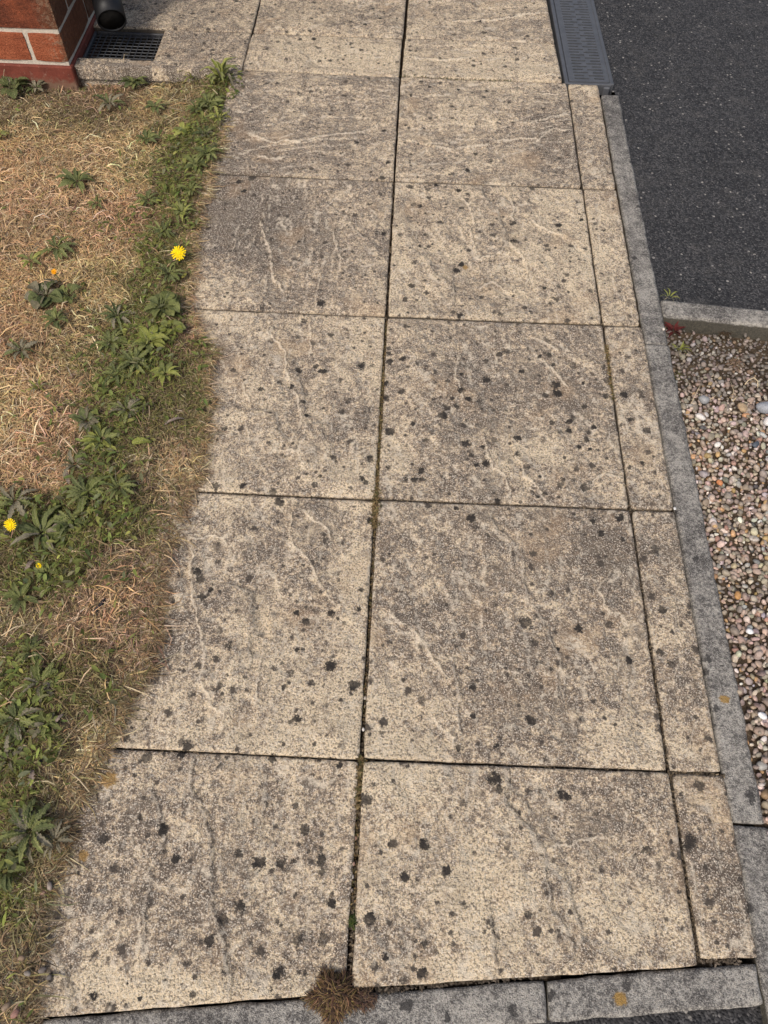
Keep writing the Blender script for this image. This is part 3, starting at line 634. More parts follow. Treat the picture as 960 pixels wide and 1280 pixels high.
def blades(name, X, Y, ln, wd, colr, lift, curl, mat, zoff=0.0, aim=None, seg=3):
    """ribbons that leave the ground and bend over; one mesh."""
    lift = lift*(.22+.78*sstep(.0, .07, edge_x(Y)-X))            # kept low along the paving to lessen its shadow on the slabs
    n = len(X); a = rng.uniform(0, 2*PI, n) if aim is None else aim
    turn = rng.normal(0, curl, n); V = []; z = lawn_z(X, Y)+zoff
    px, py, pz = X.copy(), Y.copy(), z.copy(); el = lift.copy()
    pts = []
    for s in range(seg+1):
        pts.append((px.copy(), py.copy(), pz.copy(), a.copy()))
        st = ln/seg
        px = px+np.cos(a)*np.cos(el)*st; py = py+np.sin(a)*np.cos(el)*st; pz = np.maximum(pz+np.sin(el)*st, z*1-.001)
        a = a+turn; el = el-(lift*.9+.35)*rng.uniform(.5, 1.3, n)
    roll_ = rng.uniform(-.9, .9, n)
    for s, (qx, qy, qz, qa) in enumerate(pts):
        w_ = wd*(1-(s/seg)**2*.85)*.5
        ox, oy, oz = -np.sin(qa)*np.cos(roll_)*w_, np.cos(qa)*np.cos(roll_)*w_, np.sin(roll_)*w_
        V.append(np.stack([qx-ox, qy-oy, qz-oz], -1)); V.append(np.stack([qx+ox, qy+oy, qz+oz], -1))
    V = np.stack(V, 1); k = 2*(seg+1)
    base = (np.arange(n)*k)[:, None]
    F = np.concatenate([np.stack([base[:, 0]+2*s, base[:, 0]+2*s+1, base[:, 0]+2*s+3, base[:, 0]+2*s+2], -1) for s in range(seg)], 0)
    C = np.repeat(colr, k, axis=0)
    return fast(name, V.reshape(-1, 3), F, mat, None, False, None, C)
def pal(n, cols, w_=None, jit=.22):
    cols = np.array(cols); i = rng.choice(len(cols), n, p=w_)
    return np.clip(cols[i]*(1+rng.normal(0, jit, (n, 1)))*(1+rng.normal(0, .05, (n, 3))), .01, .95)
STRAW = [(.72, .50, .27), (.60, .40, .205), (.82, .63, .385), (.47, .29, .145), (.64, .47, .22)]
THATCH = [(.31, .21, .12), (.19, .125, .075), (.43, .31, .19), (.55, .44, .29), (.26, .205, .105)]
OLIVE = [(.25, .22, .085), (.17, .165, .06), (.31, .265, .125), (.38, .30, .16)]
GREEN = [(.20, .225, .055), (.14, .165, .042), (.26, .28, .075), (.32, .31, .10)]
# 1 thatch and straw
X, Y = scatter(340000)
ye = rng.uniform(-2.15, -.03, 16000); xe = edge_x(ye)-np.abs(rng.normal(0, .018, 16000)); yd = rng.uniform(-2.15, -.03, 5000); xd = edge_x(yd)-np.abs(rng.normal(.002, .012, 5000)); nb = len(X)+len(xe); X = np.concatenate([X, xe, xd]); Y = np.concatenate([Y, ye, yd])
rootb = np.arange(len(X)) >= nb
Z = zone(X, Y); u = rng.random(len(X)); dens = Z@np.array([1.0, .85, .55, .45, .30])
k = (u < dens) | rootb; X, Y, Z, rootb = X[k], Y[k], Z[k], rootb[k]; n = len(X)
isS = rng.random(n) < (Z[:, 0]*.95+Z[:, 1]*.22+Z[:, 2]*.10)
C = np.where(isS[:, None], pal(n, STRAW), pal(n, THATCH))
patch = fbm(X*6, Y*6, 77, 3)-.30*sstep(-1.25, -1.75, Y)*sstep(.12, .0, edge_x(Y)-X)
C = C*(0.80+.45*patch)[:, None]; C[:, 0] *= 1+.10*(vnoise(X*5, Y*5, 78)-.5); C[:, 1] *= 1+.16*(vnoise(X*5, Y*5, 79)-.5)
C[rootb] = pal(int(rootb.sum()), [(.24, .16, .09), (.16, .105, .062), (.34, .24, .14)])
big = (rng.random(n) < .05) & ~rootb
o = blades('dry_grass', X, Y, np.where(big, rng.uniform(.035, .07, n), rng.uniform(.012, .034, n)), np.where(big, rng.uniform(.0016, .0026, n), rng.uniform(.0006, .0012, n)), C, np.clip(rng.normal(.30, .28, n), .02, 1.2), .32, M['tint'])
nf = 3200; yf_ = rng.uniform(-2.15, -.03, nf); xf_ = edge_x(yf_)-np.abs(rng.normal(.002, .010, nf))
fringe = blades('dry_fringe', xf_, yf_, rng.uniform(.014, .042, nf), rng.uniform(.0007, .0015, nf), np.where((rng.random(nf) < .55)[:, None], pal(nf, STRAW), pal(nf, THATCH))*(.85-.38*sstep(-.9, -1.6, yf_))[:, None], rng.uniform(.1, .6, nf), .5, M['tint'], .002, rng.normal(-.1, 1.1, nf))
tag(fringe, 'loose dry blades spilling from the lawn edge over the slabs', 'grass', kind='stuff')
tag(o, 'mat of short straw coloured dead grass covering the lawn', 'grass', kind='stuff')
# 2 olive and green turf
X, Y = scatter(230000); Z = zone(X, Y); k = rng.random(len(X)) < Z@np.array([.015, .10, .95, .80, .05]); X, Y, Z = X[k], Y[k], Z[k]; n = len(X)
C = np.where((rng.random(n) < Z[:, 3]*.75+.08)[:, None], pal(n, GREEN), pal(n, OLIVE))
o = blades('green_turf', X, Y, rng.uniform(.012, .036, n), rng.uniform(.0008, .0016, n), C, np.clip(rng.normal(.75, .35, n), .05, 1.4), .4, M['green'], zoff=.002)
tag(o, 'dark olive green living turf in a band along the paving edge', 'grass', kind='stuff')
# 3 small leaves knitted into the turf
X, Y = scatter(52000); Z = zone(X, Y); k = rng.random(len(X)) < Z@np.array([.006, .03, .16, .75, .02]); X, Y = X[k], Y[k]; n = len(X)
ln = rng.uniform(.005, .019, n); wd = ln*rng.uniform(.18, .50, n); a = rng.uniform(0, 2*PI, n); el = rng.normal(.25, .35, n); z = lawn_z(X, Y)+rng.uniform(.005, .020, n)
prof = [(0, .12), (.3, .85), (.62, 1.0), (.88, .55), (1, .05)]
V = []
for t_, w_ in prof:
    cx, cy, cz = X+np.cos(a)*np.cos(el)*ln*t_, Y+np.sin(a)*np.cos(el)*ln*t_, z+np.sin(el)*ln*t_-.0035*t_*t_
    for s in (-1, 0, 1):
        V.append(np.stack([cx-np.sin(a)*wd*.5*w_*s, cy+np.cos(a)*wd*.5*w_*s, cz+(abs(s)*.18*wd*w_)], -1))
V = np.stack(V, 1); b = np.arange(n)*15
F = np.concatenate([np.stack([b+3*i+j, b+3*i+j+1, b+3*i+j+4, b+3*i+j+3], -1) for i in range(4) for j in range(2)], 0)
C = pal(n, [(.18, .205, .06), (.13, .155, .05), (.24, .265, .08), (.21, .21, .11), (.32, .33, .09)], [.3, .3, .2, .14, .06])
o = fast('weed_ground_cover', V.reshape(-1, 3), F, M['green'], None, True, None, np.repeat(C, 15, axis=0))
tag(o, 'low green small leaved ground cover knitted into the turf by the path', 'ground cover', kind='stuff')

# ---- gravel
def grav_z(X, Y): return -.022-.022*sstep(-1.12, -.88, Y)+.012*sstep(-1.2, -1.7, Y)
GB = struct(poly_sheet('gravel_bed', .565, 1.9, -2.75, -.84, .02, lambda X, Y: grav_z(X, Y)-.004, lambda X, Y: Y < crossy(X)-.03, M['soil']))
def ico(sub):
    bm = bmesh.new(); bmesh.ops.create_icosphere(bm, subdivisions=sub, radius=1)
    bm.verts.ensure_lookup_table(); V = np.array([v.co[:] for v in bm.verts]); F = np.array([[v.index for v in f.verts] for f in bm.faces]); bm.free(); return V, F
IV, IF = ico(2)
VAR = []
for s in range(14):
    r_ = np.random.default_rng(s); v = IV.copy()
    for k in range(5):
        d = r_.normal(size=3); d /= np.linalg.norm(d); c_ = r_.uniform(.45, .9); p = v@d
        v = v-np.outer(np.clip(p-c_, 0, 9)*.75, d)                  # worn facets
    for k in range(4):
        d = r_.normal(size=3)*1.8; v = v*(1+.06*np.sin(v@d+r_.uniform(0, 6)))[:, None]
    VAR.append(v)
PEB = [((.37, .29, .225), .30), ((.49, .40, .315), .24), ((.28, .225, .18), .15), ((.49, .36, .28), .11), ((.47, .30, .15), .06), ((.70, .63, .55), .06), ((.37, .34, .31), .04), ((.11, .10, .095), .01), ((.38, .23, .17), .02)]
def pebbles(C, R, flat, colr, dirt):
    n = len(C); VV = []; 
    w_ = rng.integers(0, len(VAR), n)
    for i in range(n):
        v = VAR[w_[i]]*np.array([1, rng.uniform(.62, .95), flat[i]])*R[i]
        a, b_ = rng.uniform(0, 2*PI), rng.normal(0, .35); c2 = rng.normal(0, .35)
        M_ = np.array(Euler((b_, c2, a)).to_matrix())
        VV.append(v@M_.T+C[i])
    V = np.concatenate(VV, 0); nv = len(IV)
    F = np.concatenate([IF+i*nv for i in range(n)], 0)
    return V, F, np.repeat(colr, nv, axis=0)
def poisson(n, r, x0, x1, y0, y1):
    cell = r; g = {}; out = []
    xs, ys = rng.uniform(x0, x1, n), rng.uniform(y0, y1, n)
    for x, y in zip(xs, ys):
        if y > crossy(x)-.050: continue
        i, j = int(x/cell), int(y/cell-1000); ok = True
        for di in (-1, 0, 1):
            for dj in (-1, 0, 1):
                q = g.get((i+di, j+dj))
                if q is not None and (q[0]-x)**2+(q[1]-y)**2 < r*r: ok = False; break
            if not ok: break
        if ok: g[(i, j)] = (x, y); out.append((x, y))
    return np.array(out)
P1 = poisson(40000, .0084, .577, 1.02, -2.2, -.85); P2 = poisson(36000, .0088, .579, 1.02, -2.2, -.85); P3 = poisson(5000, .013, .582, 1.02, -2.2, -.85)
PX = np.concatenate([P1, P2, P3]); lay = np.concatenate([np.zeros(len(P1)), np.ones(len(P2)), np.full(len(P3), 2)])
n = len(PX); pw = np.array([p[1] for p in PEB]); pw /= pw.sum()
R = np.exp(rng.normal(math.log(.0049), .32, n)); R = np.clip(R, .0028, .0098)
fl = rng.uniform(.42, .78, n)
zz = grav_z(PX[:, 0], PX[:, 1])+np.array([-.003, .0035, .009])[lay.astype(int)]+rng.normal(0, .0012, n)
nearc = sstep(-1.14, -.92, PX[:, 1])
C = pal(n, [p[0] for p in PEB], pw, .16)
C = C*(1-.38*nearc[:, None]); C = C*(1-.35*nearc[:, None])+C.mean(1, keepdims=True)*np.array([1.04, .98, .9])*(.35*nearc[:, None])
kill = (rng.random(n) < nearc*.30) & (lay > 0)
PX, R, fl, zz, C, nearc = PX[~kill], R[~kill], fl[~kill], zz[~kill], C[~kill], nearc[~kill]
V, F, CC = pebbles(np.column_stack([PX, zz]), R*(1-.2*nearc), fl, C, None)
# the bed goes on to the right, in plainer pebbles
Q = poisson(26000, .0082, 1.015, 1.62, -2.3, -.85); nq = len(Q); V1, F1 = ico(1)
rq = np.clip(np.exp(rng.normal(math.log(.0056), .28, nq)), .0032, .0098); aq = rng.uniform(0, 6.28, nq)
vq = V1[None]*np.stack([np.ones(nq), rng.uniform(.65, .95, nq), rng.uniform(.45, .8, nq)], -1)[:, None]*rq[:, None, None]
xq = vq[..., 0]*np.cos(aq)[:, None]-vq[..., 1]*np.sin(aq)[:, None]; yq = vq[..., 0]*np.sin(aq)[:, None]+vq[..., 1]*np.cos(aq)[:, None]
zq = vq[..., 2]+(grav_z(Q[:, 0], Q[:, 1])+rng.uniform(-.002, .008, nq))[:, None]
VQ = np.stack([xq+Q[:, :1], yq+Q[:, 1:], zq], -1).reshape(-1, 3); FQ = (F1[None]+(np.arange(nq)*len(V1))[:, None, None]).reshape(-1, 3)
F = np.concatenate([F, FQ+len(V)]); V = np.concatenate([V, VQ]); CC = np.concatenate([CC, np.repeat(pal(nq, [p[0] for p in PEB], pw, .16), len(V1), axis=0)])
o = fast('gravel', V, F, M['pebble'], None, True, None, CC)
tag(o, 'bed of small rounded mixed brown, pink, orange and white pebbles', 'gravel', kind='stuff')

def pebble(px, py, rx, col_, label, group=None, z=None, flat=.6, rz=0.0, asp=.75, seed=0, name='pebble'):
    p = gp(px, py, z if z is not None else 0); r = rx*mpp(px, py)
    v = VAR[seed % len(VAR)]*np.array([1, asp, flat])*r
    a = np.array(Euler((random.uniform(-.15, .15), random.uniform(-.15, .15), rz)).to_matrix())
    V = v@a.T; o = fast(name, V, IF, M['pebble'], None, True, None, np.tile(col_, (len(V), 1)))
    o.location = (p[0], p[1], p[2]+r*flat*.75); return tag(o, label, 'pebble', group)
for (px, py, rx, c_, lb, sd_) in [
    (954, 513, 12, (.33, .34, .36), 'large blue grey pebble lying on the gravel beside a white one', 3),
    (958, 528, 7, (.74, .70, .66), 'white rounded stone touching the large blue grey pebble', 5),
    (878, 502, 8, (.30, .30, .30), 'flat grey oval pebble in the gravel near the kerb joint', 1),
    (875, 523, 6.5, (.72, .66, .60), 'white crescent shaped pebble on gravel beside a plum one', 7),
    (897, 557, 5.5, (.80, .75, .68), 'clean white oval pebble in the middle of the gravel', 2),
    (943, 557, 5.5, (.085, .10, .12), 'dark slate blue oblong pebble standing out in pale gravel', 8),
    (899, 604, 5, (.55, .22, .09), 'bright orange pebble in the gravel close to the edging kerb', 9),
    (927, 512, 8, (.42, .30, .18), 'buff brown flat pebble among grey gravel', 4),
    (921, 745, 6, (.45, .24, .09), 'amber brown large pebble in gravel beside kerb', 6),
    (936, 790, 5, (.82, .80, .78), 'white pebble paired with a grey one on gravel', 10),
    (952, 895, 6, (.80, .78, .76), 'white stone at the gravel edge near the orange lichen', 11),
    (916, 708, 6, (.44, .36, .22), 'sandy yellow pebble beside the edging kerb', 12)]:
    q = gp(px, py, 0); zg = float(grav_z(np.array(q[0]), np.array(q[1])))
    pebble(px, py, rx, c_, lb, 'pebbles that stand out of the gravel', z=zg+.010, seed=sd_, rz=random.uniform(0, 3))
for (px, py, rx, c_, lb, sd_) in [
    (28, 1197, 5, (.25, .17, .11), 'brown pebble on the soil at the ragged lawn corner', 1), (55, 1212, 6, (.17, .14, .12), 'dark grey brown round pebble on the slab corner by soil', 2),
    (35, 1217, 5, (.27, .23, .19), 'dull grey pebble beside the dark round pebble', 3), (62, 1222, 4, (.13, .11, .095), 'tiny dark pebble on the cream slab corner', 4),
    (63, 1107, 6, (.27, .22, .18), 'grey pink flat stone at the turf edge on the slab', 5), (54, 1116, 4, (.30, .18, .13), 'small reddish stone beside the flat stone at turf edge', 6),
    (20, 1267, 6, (.32, .17, .13), 'pink brown pebble lying in bare soil beside kerb end', 7), (8, 1258, 6, (.28, .20, .13), 'tan pebble half sunk in bare soil beside kerb end', 8)]:
    pebble(px, py, rx, c_, lb, 'pebbles at the lawn corner', z=.004 if px > 40 else .010, seed=sd_, rz=random.uniform(0, 3))
for (px, py, c_, lb) in [(445, 1048, (.30, .17, .12), 'reddish brown pebble wedged in the wide middle joint'), (442, 1080, (.34, .21, .15), 'pinkish pebble wedged in the middle joint below the reddish one'), (441, 1096, (.36, .33, .29), 'pale grey pebble wedged in the middle joint'),
                         (440, 1113, (.24, .19, .15), 'brown pebble wedged in the middle joint above green moss'), (456, 873, (.55, .48, .38), 'cream stone chip in the middle joint'), (454, 912, (.62, .58, .52), 'white stone chip in the middle joint'), (697, 1213, (.62, .60, .57), 'small white stone in the gap behind the front kerb'), (843, 636, (.78, .75, .70), 'tiny white stone on the kerb at a slab corner'), (829, 412, (.66, .60, .52), 'tiny cream stone on the edging kerb near its joint')]:
    pebble(px, py, 2.6, c_, lb, 'stones caught in joints', z=-.006 if px < 800 and px != 697 else -.004, seed=int(px) % 14, rz=1.5)

# ================================================================== HOUSE CORNER
WX, WY, WZ = -.880, -.0345, .0115
CH = .0812; BL, BW, BH, MJ = .217, .1025, .0722, .0088
wall = thing('brick_wall', 'orange red brick house corner with pale mortar joints on a red plinth', 'wall', (WX, WY, 0))
def wbox(name, lo, hi, mat, **k):
    o = box(name, lo, hi, mat, None, **k); under(wall, [o]); return o
wbox('mortar', (WX-2.6, WY+.0045, -.10), (WX-.0045, WY+3.2, 2.4), M['mortar'])
BR = {}
def brick(x0, x1, y0, y1, z0, corner=False):
    key = (round(x1-x0, 3), round(y1-y0, 3), corner)
    if key not in BR:
        BR[key] = []
        for s in range(3):
            bm = bmesh.new(); bmesh.ops.create_cube(bm, size=1); bmesh.ops.scale(bm, vec=(x1-x0, y1-y0, BH), verts=bm.verts)
            bmesh.ops.subdivide_edges(bm, edges=bm.edges[:], cuts=3, use_grid_fill=True)
            for v in bm.verts:
                out = Vector((v.co.x/(x1-x0), v.co.y/(y1-y0), v.co.z/BH))*2
                k = sum(abs(q) > .98 for q in out)
                for ax, q in enumerate(out):
                    if abs(q) > .98: v.co[ax] -= math.copysign((.0012 if k == 2 else .0022 if k == 3 else 0)+random.uniform(-.0006, .0010), q)
            me = bpy.data.meshes.new('brick'); bm.to_mesh(me); bm.free()
            n_ = len(me.vertices); wn_ = np.zeros(n_, np.float32); br_ = np.zeros(n_, np.float32)
            for v in me.vertices:
                if corner:
                    e = (x1-x0)/2-v.co.x; f = (y1-y0)/2+v.co.y
                    wn_[v.index] = max(0, 1-e/.05) if f < .004 else max(0, 1-f/.02)*.5
                if corner and (x1-x0)/2-v.co.x < .004 and (y1-y0)/2+v.co.y > -.001: br_[v.index] = 1
            a_ = me.attributes.new('worn', 'FLOAT', 'POINT'); a_.data.foreach_set('value', wn_)
            b_ = me.attributes.new('brown', 'FLOAT', 'POINT'); b_.data.foreach_set('value', br_)
            me.materials.append(M['brick']); BR[key].append(me)
    o = bpy.data.objects.new('brick', random.choice(BR[key])); COL.objects.link(o)
    o.location = ((x0+x1)/2, (y0+y1)/2, z0+BH/2); under(wall, [o]); return o
for c in range(12):
    z0 = WZ+.0055+c*CH; head = c % 2 == 0
    xa = .0895 if head else BL; ya = BL if head else BW
    brick(WX-xa, WX, WY, WY+ya, z0, True)
    x = WX-xa-MJ
    while x > WX-1.1: brick(x-BL, x, WY, WY+BW, z0); x -= BL+MJ
    y = WY+ya+MJ
    while y < WY+1.2: brick(WX-BW, WX, y, y+BL, z0, True) if False else brick(WX-BW-.0005, WX, y, y+BL, z0, True); y += BL+MJ
wbox('plinth', (WX-2.6, WY-.004, -.10), (WX+.003, WY+3.2, WZ-.004), M['plinth'], bev=.003)

# downpipe with its shoe over the gully
PXc, PYc, PR = -.803, .152, .034
dp = thing('drainpipe', 'black plastic drainpipe whose open shoe ends over the gully grate', 'drainpipe', (PXc, PYc, 0))
V, F = tube([(0, 0, .16), (0, 0, 2.3)], PR, 24); mk('pipe', V, F, M['plastic'], dp, True)
def shell(pts, r0, r1, n=24):
    Vo, Fo = tube(pts, r0, n, False); Vi, Fi = tube(pts, r1, n, False)
    k = len(Vo); F_ = Fo+[tuple(reversed([i+k for i in f])) for f in Fi]; e = k-n
    for i in range(n):
        j = (i+1) % n; F_.append((e+i, e+j, k+e+j, k+e+i)); F_.append((j, i, k+i, k+j))
    return Vo+Vi, F_
V, F = shell([(0, 0, .25), (0, 0, .15), (.002, -.006, .125), (.007, -.022, .105), (.016, -.046, .090), (.028, -.080, .074)], .0385, .0345); sh = mk('shoe', V, F, M['plastic'], dp, True)
V, F = tube([(.002, -.006, .125), (.0115, -.033, .098), (.0270, -.0775, .0752)], .0346, 24); mk('shoe_dark_plug', V, F, M['pit'], sh, True)  # dark plug stands in for the shade inside the open shoe
V, F = tube([(0, 0, .225), (0, 0, .255)], .0425, 24); mk('collar', V, F, M['plastic'], dp, True)
box('bracket', (-.078, -.018, .262), (.006, .018, .292), M['plastic'], dp, .003)
V, F = tube([(-.03, -.041, .277), (.03, -.041, .277)], .007, 8); mk('bracket', V, F, M['plastic'], dp, True)
# gully grate
gr = thing('gully_grate', 'black square mesh drain grate set in concrete at the house wall', 'grate', ((GX0+GX1)/2, (GY0+GY1)/2, -.015))
gw, gh = GX1-GX0-.004, GY1-GY0-.004
for s in (-1, 1):
    box('frame', (s*gw/2-.004, -gh/2, -.008), (s*gw/2+.003, gh/2, .006), M['gully'], gr, .001)
    box('frame', (-gw/2+.005, s*gh/2-.004, -.008), (gw/2-.005, s*gh/2+.003, .0055), M['gully'], gr, .001)
for i in range(1, 12):
    x = -gw/2+gw*i/12; box('bar', (x-.0011, -gh/2, .0), (x+.0011, gh/2, .003), M['gully'], gr, .0006)
for j in range(1, 10):
    y = -gh/2+gh*j/10; box('bar', (-gw/2, y-.0011, -.0005), (gw/2, y+.0011, .0022), M['gully'], gr, .0006)
box('sump', (-gw/2-.003, -gh/2-.003, -.09), (gw/2+.003, gh/2+.003, -.045), M['pit'], gr)

# channel drain along the drive
ch = thing('channel_drain', 'slotted dark grey channel drain between path slabs and the tarmac drive', 'drain', (.511, .0, 0), math.radians(1.15))
LN, W2 = 1.0, .0665
xs = [-.0545+.109*q for q in (0, .15, .40, .515, .64, .89, 1)]
ys = [.012]
y = .024
while y < LN-.03:
    ys += [y, y+.0062]; y += .0148
ys.append(LN-.01)
def solid(i, j):
    if j % 2 == 0: return True
    return i not in ((1, 2, 4) if j % 4 == 1 else (1, 3, 4))
V, F = cellsolid(xs, ys, solid, -.012, .0); mk('grate', V, F, M['grate'], ch)
for s in (-1, 1):
    box('rail', (s*.061-.0055, .004, -.030), (s*.061+.0055, LN, -.0005), M['grate'], ch, .0015)
    box('channel_wall', (s*.0635-.003, .006, -.11), (s*.0635+.003, LN, -.0305), M['plastic'], ch)
box('end_plate', (-.060, .0015, -.030), (.060, .0105, -.001), M['grate'], ch, .0015)
box('connector', (.038, -.008, -.030), (.056, .0012, -.004), M['grate'], ch, .003)
box('channel_floor', (-.060, .011, -.12), (.060, LN, -.085), M['pit'], ch)
box('end_web', (-.060, .012, -.11), (.060, .016, -.0305), M['pit'], ch)

# ================================================================== PLANTS
def leaf_mesh(kind, s):
    r_ = random.Random(s*7+len(kind)); N = 11; V = []; F = []
    for i in range(N+1):
        t_ = i/N
        if kind == 'lobed': w_ = .03+.155*math.sin(PI*min(1, t_**.75))**.8*t_**.5*(1+.42*(1 if i % 2 else -1)*(t_ < .86))*r_.uniform(.85, 1.15)
        elif kind == 'broad': w_ = .02+.20*math.sin(PI*t_**.85)**.9*r_.uniform(.80, 1.18)
        elif kind == 'round': w_ = .03+(.36*math.sin(PI*max(0, (t_-.30)/.70))**.7 if t_ > .3 else 0)*r_.uniform(.9, 1.1)
        else: w_ = .018+.055*math.sin(PI*t_**.6)**.7
        if i == N: w_ = .006
        z = .20*math.sin(PI*t_*.85)*(1 if kind != 'strap' else 1.6)-.16*t_*t_+r_.uniform(-.012, .012)
        sway = .06*math.sin(3*t_+s); back = .045*(1 if i % 2 else 0)*(kind == 'lobed')
        for q, k in ((-1, 1.0), (-.45, .5), (0, 0), (.45, .5), (1, 1.0)):
            V.append((t_-back*abs(q), sway+q*w_, z+k*.30*w_*(1 if kind != 'broad' else .6)+r_.uniform(-.02, .02)))
    for i in range(N):
        for j in range(4): F.append((i*5+j, i*5+j+1, (i+1)*5+j+1, (i+1)*5+j))
    me = bpy.data.meshes.new('leaf'); me.from_pydata(V, [], F); me.update()
    me.polygons.foreach_set('use_smooth', [True]*len(F)); return me
LEAF = {}
def leaf_of(kind, mat):
    k = (kind, mat, random.randrange(4))
    if k not in LEAF:
        LEAF[k] = leaf_mesh(kind, k[2]); LEAF[k].materials.append(M[mat])
    return LEAF[k]
def rosette(px, py, r, nl, kind, mats, label, lift=.15, asp=1.0, name='weed_plant', cat='weed', zoff=.008, arc=None, base=None):
    q = gp(px, py, -.005); z = float(lawn_z(np.array([q[0]]), np.array([q[1]]))[0]) if base is None else base
    q = gp(px, py, z+.006); p = thing(name, label, cat, (q[0], q[1], z+zoff))
    R_ = r*mpp(px, py)*.84; nl = int(nl*2.1)
    a0 = random.uniform(0, 6)
    for i in range(nl):
        a = (a0+i*2.4+random.uniform(-.3, .3)) if arc is None else random.uniform(*arc)
        s = R_*(.32+.76*random.random()**.8); o = bpy.data.objects.new('leaf', leaf_of(kind, random.choice(mats))); COL.objects.link(o)
        o.parent = p; o.scale = (s, s*random.uniform(.6, 1.0)*asp, s*random.uniform(.7, 1.2))
        o.rotation_euler = (random.uniform(-.35, .35), -random.uniform(lift*.05, lift*1.2+.05), a)
        o.location = (.004*math.cos(a), .004*math.sin(a), .0015*i/nl+random.uniform(0, .004))
    return p
A, B_, C_, D_ = 'leafA', 'leafB', 'leafC', 'leafD'
R_ = rosette
R_(168, 106, 22, 14, 'broad', [A, A, B_], 'dark green leafy weed on the lawn below the concrete lip', .35)
R_(138, 132, 26, 11, 'lobed', [D_, D_, A], 'grey purplish withered weed beside the dark green one under the gully', .3)
R_(195, 136, 20, 9, 'broad', [A, B_], 'small flat green weed alone in straw below the grate')
R_(262, 132, 24, 13, 'lobed', [B_, A, B_], 'green weed at the lawn corner under the strap leaved clump', .35)
R_(246, 138, 19, 10, 'lobed', [A, B_], 'green jagged weed beside the corner weed', .3)
R_(232, 166, 20, 9, 'broad', [C_, B_], 'pale yellow green rosette growing at the turf edge', .4)
R_(256, 170, 16, 10, 'broad', [A, D_], 'dull green tuft between the pale rosette and the slab', .4)
R_(260, 194, 22, 11, 'lobed', [A, B_], 'dark green weed leaning over the slab edge at its joint', .3)
R_(245, 208, 22, 10, 'broad', [B_, A], 'green weed beside the first slab joint below the corner', .25)
R_(185, 176, 20, 9, 'broad', [A, B_], 'small dark green rosette in open straw', .15)
R_(98, 229, 32, 12, 'broad', [B_, B_, A], 'broad mid green rosette alone in the straw lawn', .22, .8)
R_(122, 256, 14, 7, 'broad', [A, B_], 'tiny green seedling rosette below the broad one', .2)
R_(186, 252, 20, 10, 'lobed', [A, B_], 'low jagged green weed in straw left of the turf band', .2)
R_(228, 268, 22, 11, 'strap', [C_, B_, B_], 'bright green spiky plant above the large yellow flower', .5, 1.6)
R_(205, 292, 24, 10, 'lobed', [A, B_], 'dark weed leaves spread above the large yellow flower', .2)
R_(72, 312, 28, 8, 'lobed', [B_, A], 'long leaved dandelion lying left above the small orange bud', .2)
R_(40, 328, 24, 5, 'broad', [C_, B_], 'flat yellowish green long leaves on straw', .1, .7)
R_(58, 372, 30, 11, 'round', [A, D_], 'blue green round leaved weed under the small orange bud', .25)
R_(88, 372, 22, 9, 'round', [A, B_], 'small round leaved weed beside the blue green one', .2)
R_(72, 402, 24, 10, 'broad', [A, B_], 'fan of dark green leaves below the orange bud', .25)
R_(28, 440, 24, 9, 'lobed', [D_, A], 'faded grey green weed nearly hidden in straw', .12)
R_(50, 487, 20, 12, 'strap', [C_, D_], 'yellow green grass tuft drooping over straw', .7, 1.2)
R_(148, 398, 28, 13, 'lobed', [A, A, D_], 'dark blue green weed at the top of the dense green patch', .25)
R_(205, 388, 26, 14, 'round', [B_, A], 'clover like round leaved plant by the slab joint', .3)
R_(188, 430, 30, 16, 'broad', [B_, C_, B_], 'lush bright green plant in the middle of the dense patch', .35)
R_(170, 455, 30, 14, 'lobed', [B_, A], 'lush green jagged plant at the foot of the dense patch', .3)
R_(215, 412, 20, 10, 'round', [C_, B_], 'light green plant with tiny white buds in the dense patch', .35)
R_(148, 470, 26, 12, 'lobed', [A, B_], 'dark green weed under the lush jagged plant', .2)
R_(128, 552, 32, 12, 'broad', [B_, C_, A], 'upright light green plantain in the olive turf', .45, .7)
R_(110, 528, 26, 9, 'broad', [A, D_], 'dark plantain leaves behind the light green plantain', .3)
R_(95, 582, 28, 8, 'lobed', [D_, A], 'brown tinged weed between straw and green turf', .25)
R_(110, 618, 34, 13, 'lobed', [A, B_], 'large dark jagged weed in the green turf above the big rosette', .2)
R_(150, 612, 26, 12, 'lobed', [A, B_], 'dark jagged weed beside the tan patch', .2)
R_(54, 668, 50, 11, 'broad', [B_, A, D_, B_], 'big grey green rosette with long leaves beside a yellow flower', .2, .62)
R_(20, 628, 34, 8, 'lobed', [B_, D_], 'jagged pale green leaves above the left yellow flower', .2)
R_(28, 750, 32, 9, 'broad', [B_, A], 'star shaped green rosette with broad leaves in brown thatch', .25, .8)
R_(60, 718, 20, 6, 'broad', [A, B_], 'small dark leaves under the little yellow bud', .2)
R_(52, 855, 30, 10, 'lobed', [D_, B_], 'dusty grey green jagged weed in brown thatch', .3)
R_(22, 900, 40, 13, 'lobed', [D_, A, B_], 'wide dusty rosette with reddish midribs low in the lawn', .25)
R_(60, 905, 26, 8, 'broad', [B_, D_], 'pair of broad pale leaves beside the bare soil patch', .35)
R_(12, 950, 30, 8, 'lobed', [B_, D_], 'long dusty leaves under the wide dusty rosette', .2)
R_(38, 1040, 42, 15, 'lobed', [D_, B_, A], 'broad leaved dusty dock plant at the slab edge', .3, .9)
R_(70, 1052, 26, 8, 'lobed', [D_, D_], 'grey crinkled leaves leaning on the bottom slab', .3)
R_(8, 1090, 30, 9, 'broad', [A, B_], 'dark leaves below the dusty dock plant', .25)
R_(18, 113, 26, 12, 'round', [A, A, D_], 'dark leafy weed at the foot of the red plinth', .45)
